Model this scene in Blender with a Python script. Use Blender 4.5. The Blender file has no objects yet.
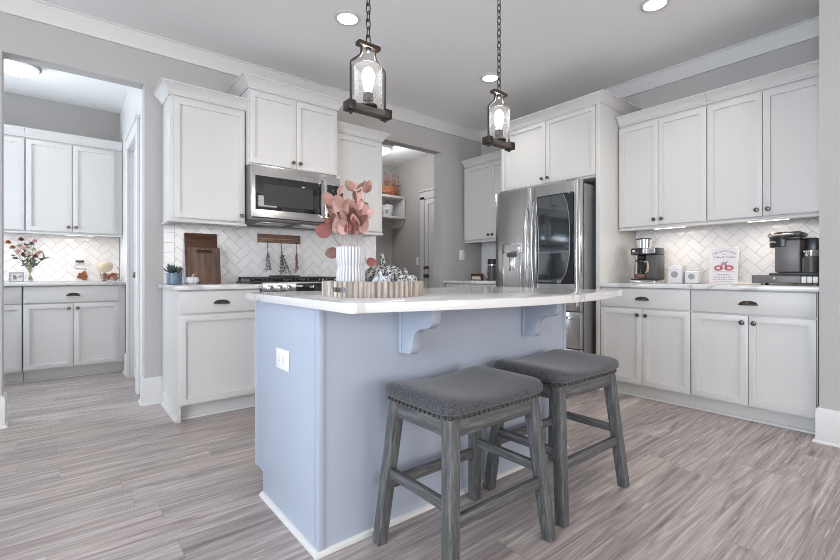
import bpy, bmesh, math, random
from mathutils import Vector, Matrix
R = math.radians
PI = math.pi
S = bpy.context.scene
COL = S.collection
random.seed(7)

# ------------------------------------------------------------------ camera, world, daylight, exposure
cd = bpy.data.cameras.new('camera')
cam = bpy.data.objects.new('camera', cd); COL.objects.link(cam)
cam.location = (0, 0, .974); cam.rotation_euler = (R(90), 0, -.6814)
cd.sensor_width = 36; cd.lens = 438.58/840*36; cd.shift_y = -6.1/840
cd.clip_start = .05
S.camera = cam
S.view_settings.view_transform = 'Standard'; S.view_settings.look = 'None'
S.view_settings.gamma = 1; S.view_settings.use_curve_mapping = False
S.view_settings.exposure = 0.18
S.cycles.use_denoising = True; S.cycles.filter_width = .85
S.cycles.max_bounces = 10; S.cycles.diffuse_bounces = 6; S.cycles.glossy_bounces = 5
S.cycles.sample_clamp_indirect = 6
W = bpy.data.worlds.new('daylight'); S.world = W; W.use_nodes = True
W.node_tree.nodes['Background'].inputs[0].default_value = (.72, .84, 1, 1)
W.node_tree.nodes['Background'].inputs[1].default_value = 1.2

def area(name, loc, rot, sx, sy, power, col, spread=180):
    l = bpy.data.lights.new(name, 'AREA'); l.shape = 'RECTANGLE'; l.size = sx; l.size_y = sy
    l.energy = power; l.color = col; l.spread = R(spread)
    o = bpy.data.objects.new(name, l); COL.objects.link(o); o.location = loc; o.rotation_euler = rot
    return o
COOL = (.80, .89, 1.0)
NEUT = (1.0, .93, .865)
area('daylight_west', (-3.35, 0.2, 1.45), (R(90), 0, R(-90)), 3.2, 1.9, 205, COOL)
area('fill_pantry', (-1.90, 4.80, 1.58), (R(90), 0, R(-90)), .78, 1.2, 70, (.78, .88, 1))  # added fill lamp that brightens and cools the pantry
area('daylight_south_a', (-1.0, -4.35, 1.4), (R(90), 0, R(0)), 2.2, 2.2, 78, NEUT)
area('daylight_south_b', (2.0, -4.35, 1.4), (R(90), 0, R(0)), 2.0, 2.2, 84, NEUT)

# ------------------------------------------------------------------ materials
def nmat(name):
    m = bpy.data.materials.new(name); m.use_nodes = True
    nt = m.node_tree; b = nt.nodes['Principled BSDF']
    return m, nt, b
def N(nt, t, **kw):
    n = nt.nodes.new(t)
    for k, v in kw.items():
        if k.startswith('_'): setattr(n, k[1:], v)
        else: n.inputs[k].default_value = v
    return n
def pm(name, col, rough=.5, metal=0, noise=.03, scale=12, bump=0, bscale=80, **kw):
    m, nt, b = nmat(name)
    b.inputs['Roughness'].default_value = rough; b.inputs['Metallic'].default_value = metal
    for k, v in kw.items(): b.inputs[k].default_value = v
    tc = N(nt, 'ShaderNodeTexCoord')
    nz = N(nt, 'ShaderNodeTexNoise', Scale=scale, Detail=3.0)
    nt.links.new(tc.outputs['Object'], nz.inputs['Vector'])
    mx = N(nt, 'ShaderNodeMix', _data_type='RGBA')
    c = Vector(col)
    mx.inputs['A'].default_value = (*(c*(1-noise)), 1); mx.inputs['B'].default_value = (*[min(1, x) for x in c*(1+noise)], 1)
    nt.links.new(nz.outputs['Fac'], mx.inputs['Factor'])
    nt.links.new(mx.outputs['Result'], b.inputs['Base Color'])
    if bump:
        n2 = N(nt, 'ShaderNodeTexNoise', Scale=bscale, Detail=4.0)
        nt.links.new(tc.outputs['Object'], n2.inputs['Vector'])
        bp = N(nt, 'ShaderNodeBump', Strength=bump, Distance=.01)
        nt.links.new(n2.outputs['Fac'], bp.inputs['Height']); nt.links.new(bp.outputs['Normal'], b.inputs['Normal'])
    return m
def ramp(nt, stops):
    r = N(nt, 'ShaderNodeValToRGB'); e = r.color_ramp.elements
    while len(e) > 1: e.remove(e[-1])
    e[0].position = stops[0][0]; e[0].color = (*stops[0][1], 1)
    for p, c in stops[1:]:
        x = e.new(p); x.color = (*c, 1)
    return r
def emis(name, col, st):
    m, nt, b = nmat(name)
    b.inputs['Base Color'].default_value = (.8, .8, .8, 1)
    b.inputs['Emission Color'].default_value = (*col, 1); b.inputs['Emission Strength'].default_value = st
    return m
def brushed(name, col, rough, axis='z', amt=.10):
    m, nt, b = nmat(name)
    b.inputs['Metallic'].default_value = 1
    tc = N(nt, 'ShaderNodeTexCoord'); mp = N(nt, 'ShaderNodeMapping')
    mp.inputs['Scale'].default_value = {'z': (160, 160, 1.5), 'x': (1.5, 160, 160), 'y': (160, 1.5, 160)}[axis]
    nz = N(nt, 'ShaderNodeTexNoise', Scale=1.0, Detail=2.0)
    nt.links.new(tc.outputs['Object'], mp.inputs['Vector']); nt.links.new(mp.outputs['Vector'], nz.inputs['Vector'])
    mr = N(nt, 'ShaderNodeMapRange'); mr.inputs['To Min'].default_value = rough-amt/2; mr.inputs['To Max'].default_value = rough+amt/2
    nt.links.new(nz.outputs['Fac'], mr.inputs['Value']); nt.links.new(mr.outputs['Result'], b.inputs['Roughness'])
    rp = ramp(nt, [(.3, [c*.88 for c in col]), (.7, col)])
    nt.links.new(nz.outputs['Fac'], rp.inputs['Fac']); nt.links.new(rp.outputs['Color'], b.inputs['Base Color'])
    return m
def wood(name, dark, mid, light, axis='z', scale=1.0, rough=.5, bump=.15):
    m, nt, b = nmat(name)
    b.inputs['Roughness'].default_value = rough
    tc = N(nt, 'ShaderNodeTexCoord'); mp = N(nt, 'ShaderNodeMapping')
    a, c = 22*scale, 1.6*scale
    mp.inputs['Scale'].default_value = {'z': (a, a, c), 'x': (c, a, a), 'y': (a, c, a)}[axis]
    nz = N(nt, 'ShaderNodeTexNoise', Scale=1.6, Detail=5.0, Roughness=.6, Distortion=.6)
    nt.links.new(tc.outputs['Object'], mp.inputs['Vector']); nt.links.new(mp.outputs['Vector'], nz.inputs['Vector'])
    rp = ramp(nt, [(.3, dark), (.5, mid), (.72, light)])
    nt.links.new(nz.outputs['Fac'], rp.inputs['Fac']); nt.links.new(rp.outputs['Color'], b.inputs['Base Color'])
    bp = N(nt, 'ShaderNodeBump', Strength=bump, Distance=.004)
    nt.links.new(nz.outputs['Fac'], bp.inputs['Height']); nt.links.new(bp.outputs['Normal'], b.inputs['Normal'])
    return m
def clear(name, tint=(1, 1, 1), rough=.02, mixv=.06, bump=0, bscale=120, transp=None):
    # thin clear glass: mostly transparent, with a fresnel sheen
    m = bpy.data.materials.new(name); m.use_nodes = True; nt = m.node_tree; nt.nodes.clear()
    out = N(nt, 'ShaderNodeOutputMaterial'); t = N(nt, 'ShaderNodeBsdfTransparent'); g = N(nt, 'ShaderNodeBsdfGlossy')
    t.inputs[0].default_value = (*tint, 1); g.inputs['Roughness'].default_value = rough
    lw = N(nt, 'ShaderNodeLayerWeight', Blend=mixv); mx = N(nt, 'ShaderNodeMixShader')
    nt.links.new(lw.outputs['Fresnel'], mx.inputs[0]); nt.links.new(t.outputs[0], mx.inputs[1]); nt.links.new(g.outputs[0], mx.inputs[2])
    if bump:
        tc = N(nt, 'ShaderNodeTexCoord'); v = N(nt, 'ShaderNodeTexVoronoi', Scale=bscale)
        nt.links.new(tc.outputs['Object'], v.inputs['Vector'])
        r = ramp(nt, [(.0, (.35, .35, .35)), (.24, (.9, .9, .9)), (.3, (1, 1, 1))])
        nt.links.new(v.outputs['Distance'], r.inputs['Fac']); nt.links.new(r.outputs['Color'], t.inputs[0])
        bp = N(nt, 'ShaderNodeBump', Strength=bump, Distance=.003)
        nt.links.new(v.outputs['Distance'], bp.inputs['Height'])
        nt.links.new(bp.outputs['Normal'], g.inputs['Normal']); nt.links.new(bp.outputs['Normal'], lw.inputs['Normal'])
    if bump:
        df = N(nt, 'ShaderNodeBsdfDiffuse'); df.inputs[0].default_value = (.8, .8, .8, 1); tr = N(nt, 'ShaderNodeBsdfTranslucent'); tr.inputs[0].default_value = (.85, .85, .85, 1)
        a1 = N(nt, 'ShaderNodeMixShader'); a1.inputs[0].default_value = .5; nt.links.new(df.outputs[0], a1.inputs[1]); nt.links.new(tr.outputs[0], a1.inputs[2])
        a2 = N(nt, 'ShaderNodeMixShader'); a2.inputs[0].default_value = .12; nt.links.new(mx.outputs[0], a2.inputs[1]); nt.links.new(a1.outputs[0], a2.inputs[2]); mx = a2
    nt.links.new(mx.outputs[0], out.inputs[0])
    return m

M = {}
M['wall'] = pm('wall_paint', (.445, .432, .42), .75, noise=.012, scale=3, bump=.03, bscale=220)
M['ceiling'] = pm('ceiling_paint', (.83, .83, .83), .85, noise=.01, scale=2)
M['trim'] = pm('trim_paint', (.625, .617, .605), .4, noise=.01)
M['white'] = pm('cabinet_paint', (.62, .61, .595), .36, noise=.008, scale=4)
M['shelfback'] = pm('cabinet_face', (.60, .59, .58), .5, noise=.01)  # slightly darker white for the mudroom shelf back board
M['island'] = pm('island_paint', (.395, .44, .525), .42, noise=.012, scale=5)
M['bronze'] = pm('dark_bronze', (.135, .11, .098), .28, .75, noise=.3, scale=60)
M['iron_bronze'] = pm('oiled_bronze', (.055, .045, .040), .38, .7, noise=.2, scale=50)
M['nickel'] = pm('brushed_nickel', (.36, .35, .34), .35, .9, noise=.03)
M['nail'] = pm('dark_nailheads', (.05, .042, .038), .3, .8, noise=.2)
M['steel'] = brushed('stainless_steel', (.64, .645, .655), .24, 'z', .12)
M['steelh'] = brushed('stainless_horizontal', (.62, .61, .60), .24, 'x', .12)
M['chrome'] = pm('polished_metal', (.78, .78, .78), .12, 1, noise=.02)
M['fridge_side'] = pm('grey_fridge_side', (.27, .27, .27), .38, .5, noise=.03)
M['black'] = pm('black_plastic', (.018, .018, .02), .3, noise=.1)
M['blackglass'] = pm('black_glass', (.012, .013, .015), .06, noise=.05, **{'Specular IOR Level': .8})
M['fridgeglass'] = pm('dark_mirror_glass', (.05, .055, .06), .06, .7, noise=.02)
M['reflectglass'] = pm('reflection_tint', (.105, .118, .127), .06, .8, noise=.02)  # lighter tone that imitates a reflection in the fridge glass
M['iron'] = pm('cast_iron', (.03, .03, .032), .55, .3, noise=.2, scale=50)
M['charcoal'] = pm('charcoal_plastic', (.075, .072, .07), .4, noise=.06)
M['greyplastic'] = pm('warm_grey_plastic', (.16, .152, .148), .4, .2, noise=.04)
M['plate'] = pm('white_plate', (.82, .82, .81), .35, noise=.01)
M['ceramic'] = pm('white_ceramic', (.62, .62, .645), .35, noise=.015, scale=20)
M['tile'] = pm('glazed_tile', (.76, .745, .745), .12, noise=.03, scale=7, bump=.05, bscale=14)
M['grout'] = pm('grey_grout', (.48, .47, .48), .9, noise=.05)
M['board_dark'] = wood('walnut_board', (.035, .012, .007), (.085, .032, .018), (.14, .06, .035), 'x', .9)
M['board'] = wood('acacia_board', (.045, .022, .013), (.115, .062, .040), (.19, .115, .078), 'z', .9)
M['rack'] = wood('rack_wood', (.09, .045, .025), (.17, .095, .06), (.26, .16, .1), 'x', 1.2)
M['stool'] = wood('weathered_grey_wood', (.050, .051, .051), (.088, .090, .091), (.175, .179, .18), 'z', 2.8, .5, .2)
M['stoolx'] = wood('weathered_grey_rail', (.050, .051, .051), (.088, .090, .091), (.175, .179, .18), 'x', 2.8, .5, .2)
M['stooly'] = wood('weathered_grey_side', (.050, .051, .051), (.088, .090, .091), (.175, .179, .18), 'y', 2.8, .5, .2)
M['beam'] = wood('driftwood_beam', (.035, .028, .024), (.075, .062, .055), (.14, .12, .11), 'x', 2.0, .6)
M['tray'] = wood('whitewashed_wood', (.17, .13, .10), (.38, .33, .285), (.66, .62, .57), 'z', 1.6, .7)
M['leaf_rose'] = pm('rose_leaf', (.56, .34, .28), .6, noise=.25, scale=30)
M['leaf_pink'] = pm('pink_leaf', (.80, .55, .50), .6, noise=.2, scale=30)
M['leaf_brown'] = pm('brown_leaf', (.31, .175, .14), .6, noise=.3, scale=30)
M['leaf_red'] = pm('red_leaf', (.43, .16, .135), .6, noise=.25, scale=30)
M['twig'] = pm('twig', (.20, .11, .08), .7, noise=.2, scale=40)
M['green'] = pm('dusty_green', (.17, .19, .15), .7, noise=.3, scale=40)
M['palestem'] = pm('pale_stem', (.46, .34, .31), .7, noise=.2, scale=40)
M['stalk'] = pm('dry_stalk', (.30, .28, .20), .7, noise=.2, scale=40)
M['succulent'] = pm('succulent_leaf', (.17, .21, .19), .6, noise=.25, scale=40)
M['bluepot'] = pm('blue_glaze', (.10, .155, .22), .35, noise=.35, scale=35)
M['berry'] = pm('dried_berry', (.30, .085, .07), .7, noise=.4, scale=60)
M['lav'] = pm('dried_lavender', (.20, .16, .18), .8, noise=.3, scale=60)
M['orange'] = pm('orange_clay', (.42, .17, .08), .7, noise=.3, scale=30)
M['tan'] = pm('tan_felt', (.45, .37, .27), .8, noise=.12, scale=40)
M['cream'] = pm('cream_petal', (.72, .66, .58), .7, noise=.15, scale=40)
M['mudwhite'] = M['white']
M['ink'] = pm('grey_ink', (.09, .09, .10), .7)
M['inkred'] = pm('red_ink', (.42, .13, .14), .7, noise=.2, scale=80)
M['paper'] = pm('paper', (.60, .59, .63), .5, noise=.02)
M['wickergrey'] = pm('painted_panel', (.78, .77, .76), .4)
M['ltgrey'] = pm('grey_label', (.28, .28, .30), .5)
M['copper'] = pm('tan_handle', (.45, .30, .20), .5)
M['mwmesh'] = pm('oven_mesh', (.05, .05, .051), .35, noise=.02, **{'Specular IOR Level': .25})
M['glow'] = emis('lamp_glow', (1, .97, .93), 14)
M['bulb'] = emis('bulb_glow', (1, .96, .90), 5)
M['undercab'] = emis('under_cabinet_diffuser', (1, .95, .88), 3)
M['clock'] = emis('clock_digits', (.75, .85, 1), 1.2)
M['glass'] = clear('clear_glass')
M['seeded'] = clear('seeded_glass', (.93, .94, .95), .05, .22, .5, 150)
M['frost'] = emis('frosted_bowl', (1, .98, .95), .25)

def floor_mat():
    m, nt, b = nmat('vinyl_plank'); L = nt.links.new
    def mth(op, x, y=None, z=None):
        n = N(nt, 'ShaderNodeMath', _operation=op)
        for i, q in enumerate((x, y, z)):
            if q is None: continue
            if isinstance(q, (int, float)): n.inputs[i].default_value = q
            else: L(q, n.inputs[i])
        return n.outputs[0]
    tc = N(nt, 'ShaderNodeTexCoord'); sp = N(nt, 'ShaderNodeSeparateXYZ'); L(tc.outputs['Object'], sp.inputs[0])
    PW, PL = .181, 1.22
    v = mth('DIVIDE', sp.outputs['Y'], PW); row = mth('FLOOR', v); fv = mth('FRACT', v)
    wn = N(nt, 'ShaderNodeTexWhiteNoise', _noise_dimensions='1D'); L(row, wn.inputs['W'])
    u = mth('ADD', mth('DIVIDE', sp.outputs['X'], PL), mth('MULTIPLY', wn.outputs['Value'], 7.3))
    col = mth('FLOOR', u); fu = mth('FRACT', u)
    cb = N(nt, 'ShaderNodeCombineXYZ'); L(row, cb.inputs[0]); L(col, cb.inputs[1])
    wp = N(nt, 'ShaderNodeTexWhiteNoise', _noise_dimensions='3D'); L(cb.outputs[0], wp.inputs['Vector'])
    # seams: the distance to the plank edges
    ev = mth('MULTIPLY', mth('MINIMUM', fv, mth('SUBTRACT', 1.0, fv)), PW)
    eu = mth('MULTIPLY', mth('MINIMUM', fu, mth('SUBTRACT', 1.0, fu)), PL)
    seam = mth('LESS_THAN', mth('MINIMUM', ev, eu), .0011)
    off = N(nt, 'ShaderNodeVectorMath', _operation='SCALE'); L(wp.outputs['Color'], off.inputs[0]); off.inputs['Scale'].default_value = 23.0
    def grain(sx, sy, det, rough, dist):
        sc = N(nt, 'ShaderNodeVectorMath', _operation='MULTIPLY'); sc.inputs[1].default_value = (sx, sy, 1); L(tc.outputs['Object'], sc.inputs[0])
        ad = N(nt, 'ShaderNodeVectorMath', _operation='ADD'); L(sc.outputs[0], ad.inputs[0]); L(off.outputs[0], ad.inputs[1])
        n = N(nt, 'ShaderNodeTexNoise', Scale=1.0, Detail=det, Roughness=rough, Distortion=dist); L(ad.outputs[0], n.inputs['Vector']); return n.outputs['Fac']
    g1 = grain(1.15, 19, 6.0, .62, 2.2); g2 = grain(4.0, 120, 3.0, .6, .3); g3 = grain(.9, 30, 2.0, .5, 2.6)
    rp = ramp(nt, [(.27, (.165, .130, .120)), (.42, (.32, .272, .255)), (.56, (.445, .388, .366)), (.70, (.60, .55, .525))]); L(g1, rp.inputs['Fac'])
    r2 = ramp(nt, [(.3, (.84, .84, .84)), (.55, (1, 1, 1)), (.75, (1.09, 1.09, 1.09))]); L(g2, r2.inputs['Fac'])
    r3 = ramp(nt, [(.635, (0, 0, 0)), (.665, (1, 1, 1)), (.69, (0, 0, 0))]); L(g3, r3.inputs['Fac'])
    tn = ramp(nt, [(0, (.84, .84, .85)), (1, (1.10, 1.09, 1.08))]); L(wp.outputs['Value'], tn.inputs['Fac'])
    def mul(x, y):
        n = N(nt, 'ShaderNodeMix', _data_type='RGBA', _blend_type='MULTIPLY'); n.inputs['Factor'].default_value = 1; L(x, n.inputs['A']); L(y, n.inputs['B']); return n.outputs['Result']
    c = mul(mul(rp.outputs['Color'], r2.outputs['Color']), tn.outputs['Color'])
    mw = N(nt, 'ShaderNodeMix', _data_type='RGBA'); L(mth('MULTIPLY', r3.outputs['Color'], .55), mw.inputs['Factor']); L(c, mw.inputs['A']); mw.inputs['B'].default_value = (.80, .765, .75, 1)
    ms = N(nt, 'ShaderNodeMix', _data_type='RGBA'); L(mth('MULTIPLY', seam, .6), ms.inputs['Factor']); L(mw.outputs['Result'], ms.inputs['A']); ms.inputs['B'].default_value = (.17, .145, .137, 1)
    L(ms.outputs['Result'], b.inputs['Base Color'])
    b.inputs['Roughness'].default_value = .36
    bp = N(nt, 'ShaderNodeBump', Strength=.10, Distance=.003); L(g2, bp.inputs['Height']); L(bp.outputs['Normal'], b.inputs['Normal'])
    return m
M['floor'] = floor_mat()

def quartz_mat():
    m, nt, b = nmat('veined_quartz'); L = nt.links.new
    tc = N(nt, 'ShaderNodeTexCoord')
    n = N(nt, 'ShaderNodeTexNoise', Scale=1.5, Detail=3.0, Roughness=.5, Distortion=1.3); L(tc.outputs['Object'], n.inputs['Vector'])
    r = ramp(nt, [(.475, (.70, .695, .685)), (.498, (.47, .47, .48)), (.515, (.57, .57, .57)), (.535, (.70, .695, .685))]); L(n.outputs['Fac'], r.inputs['Fac'])
    L(r.outputs['Color'], b.inputs['Base Color']); b.inputs['Roughness'].default_value = .12
    return m
M['quartz'] = quartz_mat()

def fabric_mat():
    m, nt, b = nmat('grey_linen'); L = nt.links.new
    tc = N(nt, 'ShaderNodeTexCoord')
    n = N(nt, 'ShaderNodeTexNoise', Scale=170.0, Detail=3.0, Roughness=.7); L(tc.outputs['Object'], n.inputs['Vector'])
    r = ramp(nt, [(.36, (.020, .020, .023)), (.64, (.082, .081, .090))]); L(n.outputs['Fac'], r.inputs['Fac'])
    L(r.outputs['Color'], b.inputs['Base Color']); b.inputs['Roughness'].default_value = .85
    b.inputs['Sheen Weight'].default_value = .25
    bp = N(nt, 'ShaderNodeBump', Strength=.35, Distance=.002); L(n.outputs['Fac'], bp.inputs['Height']); L(bp.outputs['Normal'], b.inputs['Normal'])
    return m
M['fabric'] = fabric_mat()

def blotch(name, a, c, scale, lo=.47, hi=.53):
    m, nt, b = nmat(name); L = nt.links.new
    tc = N(nt, 'ShaderNodeTexCoord')
    n = N(nt, 'ShaderNodeTexNoise', Scale=scale, Detail=3.0, Distortion=1.0); L(tc.outputs['Object'], n.inputs['Vector'])
    r = ramp(nt, [(lo, a), (hi, c)]); L(n.outputs['Fac'], r.inputs['Fac'])
    L(r.outputs['Color'], b.inputs['Base Color']); b.inputs['Roughness'].default_value = .6
    return m
M['lace'] = blotch('black_lace_print', (.05, .05, .053), (.58, .58, .58), 95, .44, .56)
M['dots'] = blotch('pale_blue_print', (.20, .23, .28), (.60, .63, .68), 110, .42, .50)
M['frost_lav'] = M['plate']

# ------------------------------------------------------------------ mesh builder
class MB:
    def __init__(s): s.bm = bmesh.new(); s.mats = []
    def mi(s, m):
        if m is None: return 0
        if m not in s.mats: s.mats.append(m)
        return s.mats.index(m)
    def _merge(s, b2, m=None, mtx=None):
        if mtx: b2.transform(mtx)
        i = s.mi(m) if m else 0
        me = bpy.data.meshes.new('t'); 
        for f in b2.faces: f.material_index = i
        b2.to_mesh(me); b2.free(); s.bm.from_mesh(me); bpy.data.meshes.remove(me)
    def box(s, a, b, bev=0, seg=2, m=None, mtx=None):
        b2 = bmesh.new(); bmesh.ops.create_cube(b2, size=1)
        a = Vector(a); b = Vector(b); c = (a+b)/2; d = b-a
        for v in b2.verts: v.co = Vector((v.co.x*d.x, v.co.y*d.y, v.co.z*d.z))+c
        if bev: bmesh.ops.bevel(b2, geom=b2.edges[:], offset=min(bev, .49*min(abs(x) for x in d)), segments=seg, profile=.5, affect='EDGES')
        s._merge(b2, m, mtx); return s
    def prism(s, poly, o, u, v, n, t, bev=0, m=None):
        # polygon in (u,v) about o, extruded by t along n
        o, u, v, n = map(Vector, (o, u, v, n)); b2 = bmesh.new()
        vs = [b2.verts.new(o+u*p[0]+v*p[1]) for p in poly]
        f = b2.faces.new(vs); r = bmesh.ops.extrude_face_region(b2, geom=[f])
        bmesh.ops.translate(b2, verts=[g for g in r['geom'] if isinstance(g, bmesh.types.BMVert)], vec=n*t)
        bmesh.ops.recalc_face_normals(b2, faces=b2.faces[:])
        if bev: bmesh.ops.bevel(b2, geom=b2.edges[:], offset=bev, segments=2, profile=.5, affect='EDGES')
        s._merge(b2, m); return s
    def lathe(s, prof, c=(0, 0, 0), n=32, m=None, fn=None, mtx=None, cap=True):
        # profile [(r,z)], fn(theta, r, z)->r
        b2 = bmesh.new(); rings = []
        for r, z in prof:
            ring = []
            if r < 1e-6: ring = [b2.verts.new((c[0], c[1], c[2]+z))]
            else:
                for i in range(n):
                    t = 2*PI*i/n; rr = fn(t, r, z) if fn else r
                    ring.append(b2.verts.new((c[0]+rr*math.cos(t), c[1]+rr*math.sin(t), c[2]+z)))
            rings.append(ring)
        for A, B in zip(rings, rings[1:]):
            for i in range(n):
                j = (i+1) % n
                q = [A[i % len(A)], A[j % len(A)], B[j % len(B)], B[i % len(B)]]
                q2 = []
                for x in q:
                    if x not in q2: q2.append(x)
                if len(q2) > 2: b2.faces.new(q2)
        if cap:
            for rg in (rings[0], rings[-1]):
                if len(rg) > 2:
                    try: b2.faces.new(rg)
                    except ValueError: pass
        bmesh.ops.recalc_face_normals(b2, faces=b2.faces[:])
        s._merge(b2, m, mtx); return s
    def ball(s, c, r, m=None, u=14, v=8, sc=(1, 1, 1), mtx=None):
        b2 = bmesh.new(); bmesh.ops.create_uvsphere(b2, u_segments=u, v_segments=v, radius=r)
        for w in b2.verts: w.co = Vector((w.co.x*sc[0], w.co.y*sc[1], w.co.z*sc[2]))+Vector(c)
        s._merge(b2, m, mtx); return s
    def tube(s, pts, r, n=8, m=None, closed=False, r2=None, mtx=None):
        pts = [Vector(p) for p in pts]; b2 = bmesh.new(); rings = []; k = len(pts)
        up = None
        for i, p in enumerate(pts):
            if closed: d = (pts[(i+1) % k]-pts[i-1])
            else: d = (pts[min(i+1, k-1)]-pts[max(i-1, 0)])
            d.normalize()
            if up is None:
                up = Vector((0, 0, 1)) if abs(d.z) < .9 else Vector((1, 0, 0))
            x = up-d*up.dot(d)
            if x.length < 1e-5: x = d.orthogonal()
            x.normalize(); up = x; y = d.cross(x)
            rr = r if r2 is None else r+(r2-r)*i/max(1, k-1)
            rings.append([b2.verts.new(p+(x*math.cos(2*PI*j/n)+y*math.sin(2*PI*j/n))*rr) for j in range(n)])
        for i in range(k if closed else k-1):
            A, B = rings[i], rings[(i+1) % k]
            for j in range(n): b2.faces.new((A[j], A[(j+1) % n], B[(j+1) % n], B[j]))
        if not closed: b2.faces.new(rings[0][::-1]); b2.faces.new(rings[-1])
        bmesh.ops.recalc_face_normals(b2, faces=b2.faces[:])
        s._merge(b2, m, mtx); return s
    def bar(s, p, q, w, d, upv=(0, 0, 1), bev=.003, m=None, taper=1.0):
        # square bar from p to q, section w (along side) x d (along other)
        p, q = Vector(p), Vector(q); z = (q-p).normalized(); upv = Vector(upv)
        x = upv.cross(z)
        if x.length < 1e-4: x = Vector((1, 0, 0))
        x.normalize(); y = z.cross(x); b2 = bmesh.new(); vs = []
        for c, k in ((p, 1), (q, taper)):
            vs.append([b2.verts.new(c+x*a*w/2*k+y*b*d/2*k) for a, b in ((-1, -1), (1, -1), (1, 1), (-1, 1))])
        b2.faces.new(vs[0][::-1]); b2.faces.new(vs[1])
        for i in range(4): b2.faces.new((vs[0][i], vs[0][(i+1) % 4], vs[1][(i+1) % 4], vs[1][i]))
        bmesh.ops.recalc_face_normals(b2, faces=b2.faces[:])
        if bev: bmesh.ops.bevel(b2, geom=b2.edges[:], offset=bev, segments=2, profile=.5, affect='EDGES')
        s._merge(b2, m); return s
    def sweep(s, path, prof, m=None):
        # path [(x,y)], profile [(offset to the right of travel, z)] closed loop, mitred corners
        P = [Vector(p) for p in path]; k = len(P); b2 = bmesh.new(); rings = []
        nr = lambda d: Vector((d.y, -d.x))
        for i in range(k):
            d0 = (P[i]-P[i-1]).normalized() if i > 0 else None
            d1 = (P[i+1]-P[i]).normalized() if i < k-1 else None
            if d0 is None: o = nr(d1)
            elif d1 is None: o = nr(d0)
            else:
                a, c = nr(d0), nr(d1); o = (a+c); o = o/ (1+a.dot(c))
            rings.append([b2.verts.new((P[i].x+o.x*f, P[i].y+o.y*f, z)) for f, z in prof])
        q = len(prof)
        for A, B in zip(rings, rings[1:]):
            for j in range(q): b2.faces.new((A[j], A[(j+1) % q], B[(j+1) % q], B[j]))
        b2.faces.new(rings[0]); b2.faces.new(rings[-1][::-1])
        bmesh.ops.recalc_face_normals(b2, faces=b2.faces[:])
        s._merge(b2, m); return s
    def shaker(s, x0, x1, z0, z1, y=0, t=.02, fr=.057, m=None, slab=False):
        # a shaker door front at y (front face), facing -y
        b2 = bmesh.new(); bmesh.ops.create_cube(b2, size=1)
        for v in b2.verts: v.co = Vector(((x0+x1)/2+v.co.x*(x1-x0), y+t/2+v.co.y*t, (z0+z1)/2+v.co.z*(z1-z0)))
        if not slab:
            f = min(b2.faces, key=lambda f: f.calc_center_median().y)
            bmesh.ops.inset_region(b2, faces=[f], thickness=fr, depth=0)
            bmesh.ops.inset_region(b2, faces=[f], thickness=.0012, depth=-.011)
        bmesh.ops.bevel(b2, geom=[e for e in b2.edges if all(abs(v.co.y-y) < 1e-5 and (abs(v.co.x-x0) < 1e-5 or abs(v.co.x-x1) < 1e-5 or abs(v.co.z-z0) < 1e-5 or abs(v.co.z-z1) < 1e-5) for v in e.verts)],
                        offset=.0018, segments=2, profile=.5, affect='EDGES')
        s._merge(b2, m); return s
    def build(s, name, mat=None, parent=None, smooth=True, ang=35):
        me = bpy.data.meshes.new(name); bmesh.ops.recalc_face_normals(s.bm, faces=s.bm.faces[:]) if False else None
        s.bm.to_mesh(me); s.bm.free()
        if s.mats:
            for m in s.mats: me.materials.append(m)
        elif mat: me.materials.append(mat)
        if smooth:
            for p in me.polygons: p.use_smooth = True
            me.set_sharp_from_angle(angle=R(ang))
        o = bpy.data.objects.new(name, me); COL.objects.link(o)
        if parent: o.parent = parent
        return o
def empty(name, label, cat, loc=(0, 0, 0), rz=0, group=None):
    o = bpy.data.objects.new(name, None); COL.objects.link(o); o.location = loc; o.rotation_euler = (0, 0, rz)
    o.empty_display_size = .05
    return tag(o, label, cat, group)
def tag(o, label, cat, group=None):
    o['label'] = label; o['category'] = cat
    if group: o['group'] = group
    return o
def struct(o, label=None):
    o['kind'] = 'structure'
    if label: o['label'] = label
    return o
def children(o): return [c for c in COL.objects if c.parent == o]
def copy_tree(o, parent=None):
    c = o.copy(); COL.objects.link(c)
    if parent: c.parent = parent
    for ch in children(o): copy_tree(ch, c)
    return c
def part_label(o, t): o['label'] = t; return o
def text(body, size, parent, name, mat, loc, rot, align='CENTER', ext=.0004, sx=1):
    cu = bpy.data.curves.new(name, 'FONT'); cu.body = body; cu.size = size; cu.align_x = align; cu.align_y = 'CENTER'; cu.extrude = ext
    o = bpy.data.objects.new(name+'_tmp', cu); COL.objects.link(o)
    dg = bpy.context.evaluated_depsgraph_get(); me = bpy.data.meshes.new_from_object(o.evaluated_get(dg))
    bpy.data.objects.remove(o); me.materials.clear(); me.materials.append(mat)
    t = bpy.data.objects.new(name, me); COL.objects.link(t); t.parent = parent; t.location = loc; t.rotation_euler = rot; t.scale = (sx, 1, 1)
    return t

# ------------------------------------------------------------------ main dimensions
XR, YB, XW, YW, XU, YU = 3.464, 3.200, 4.094, 3.825, 3.760, 3.494   # cabinet fronts, walls, upper fronts
CH = 2.743
TH = .12
PX = .475                       # pantry side wall
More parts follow.
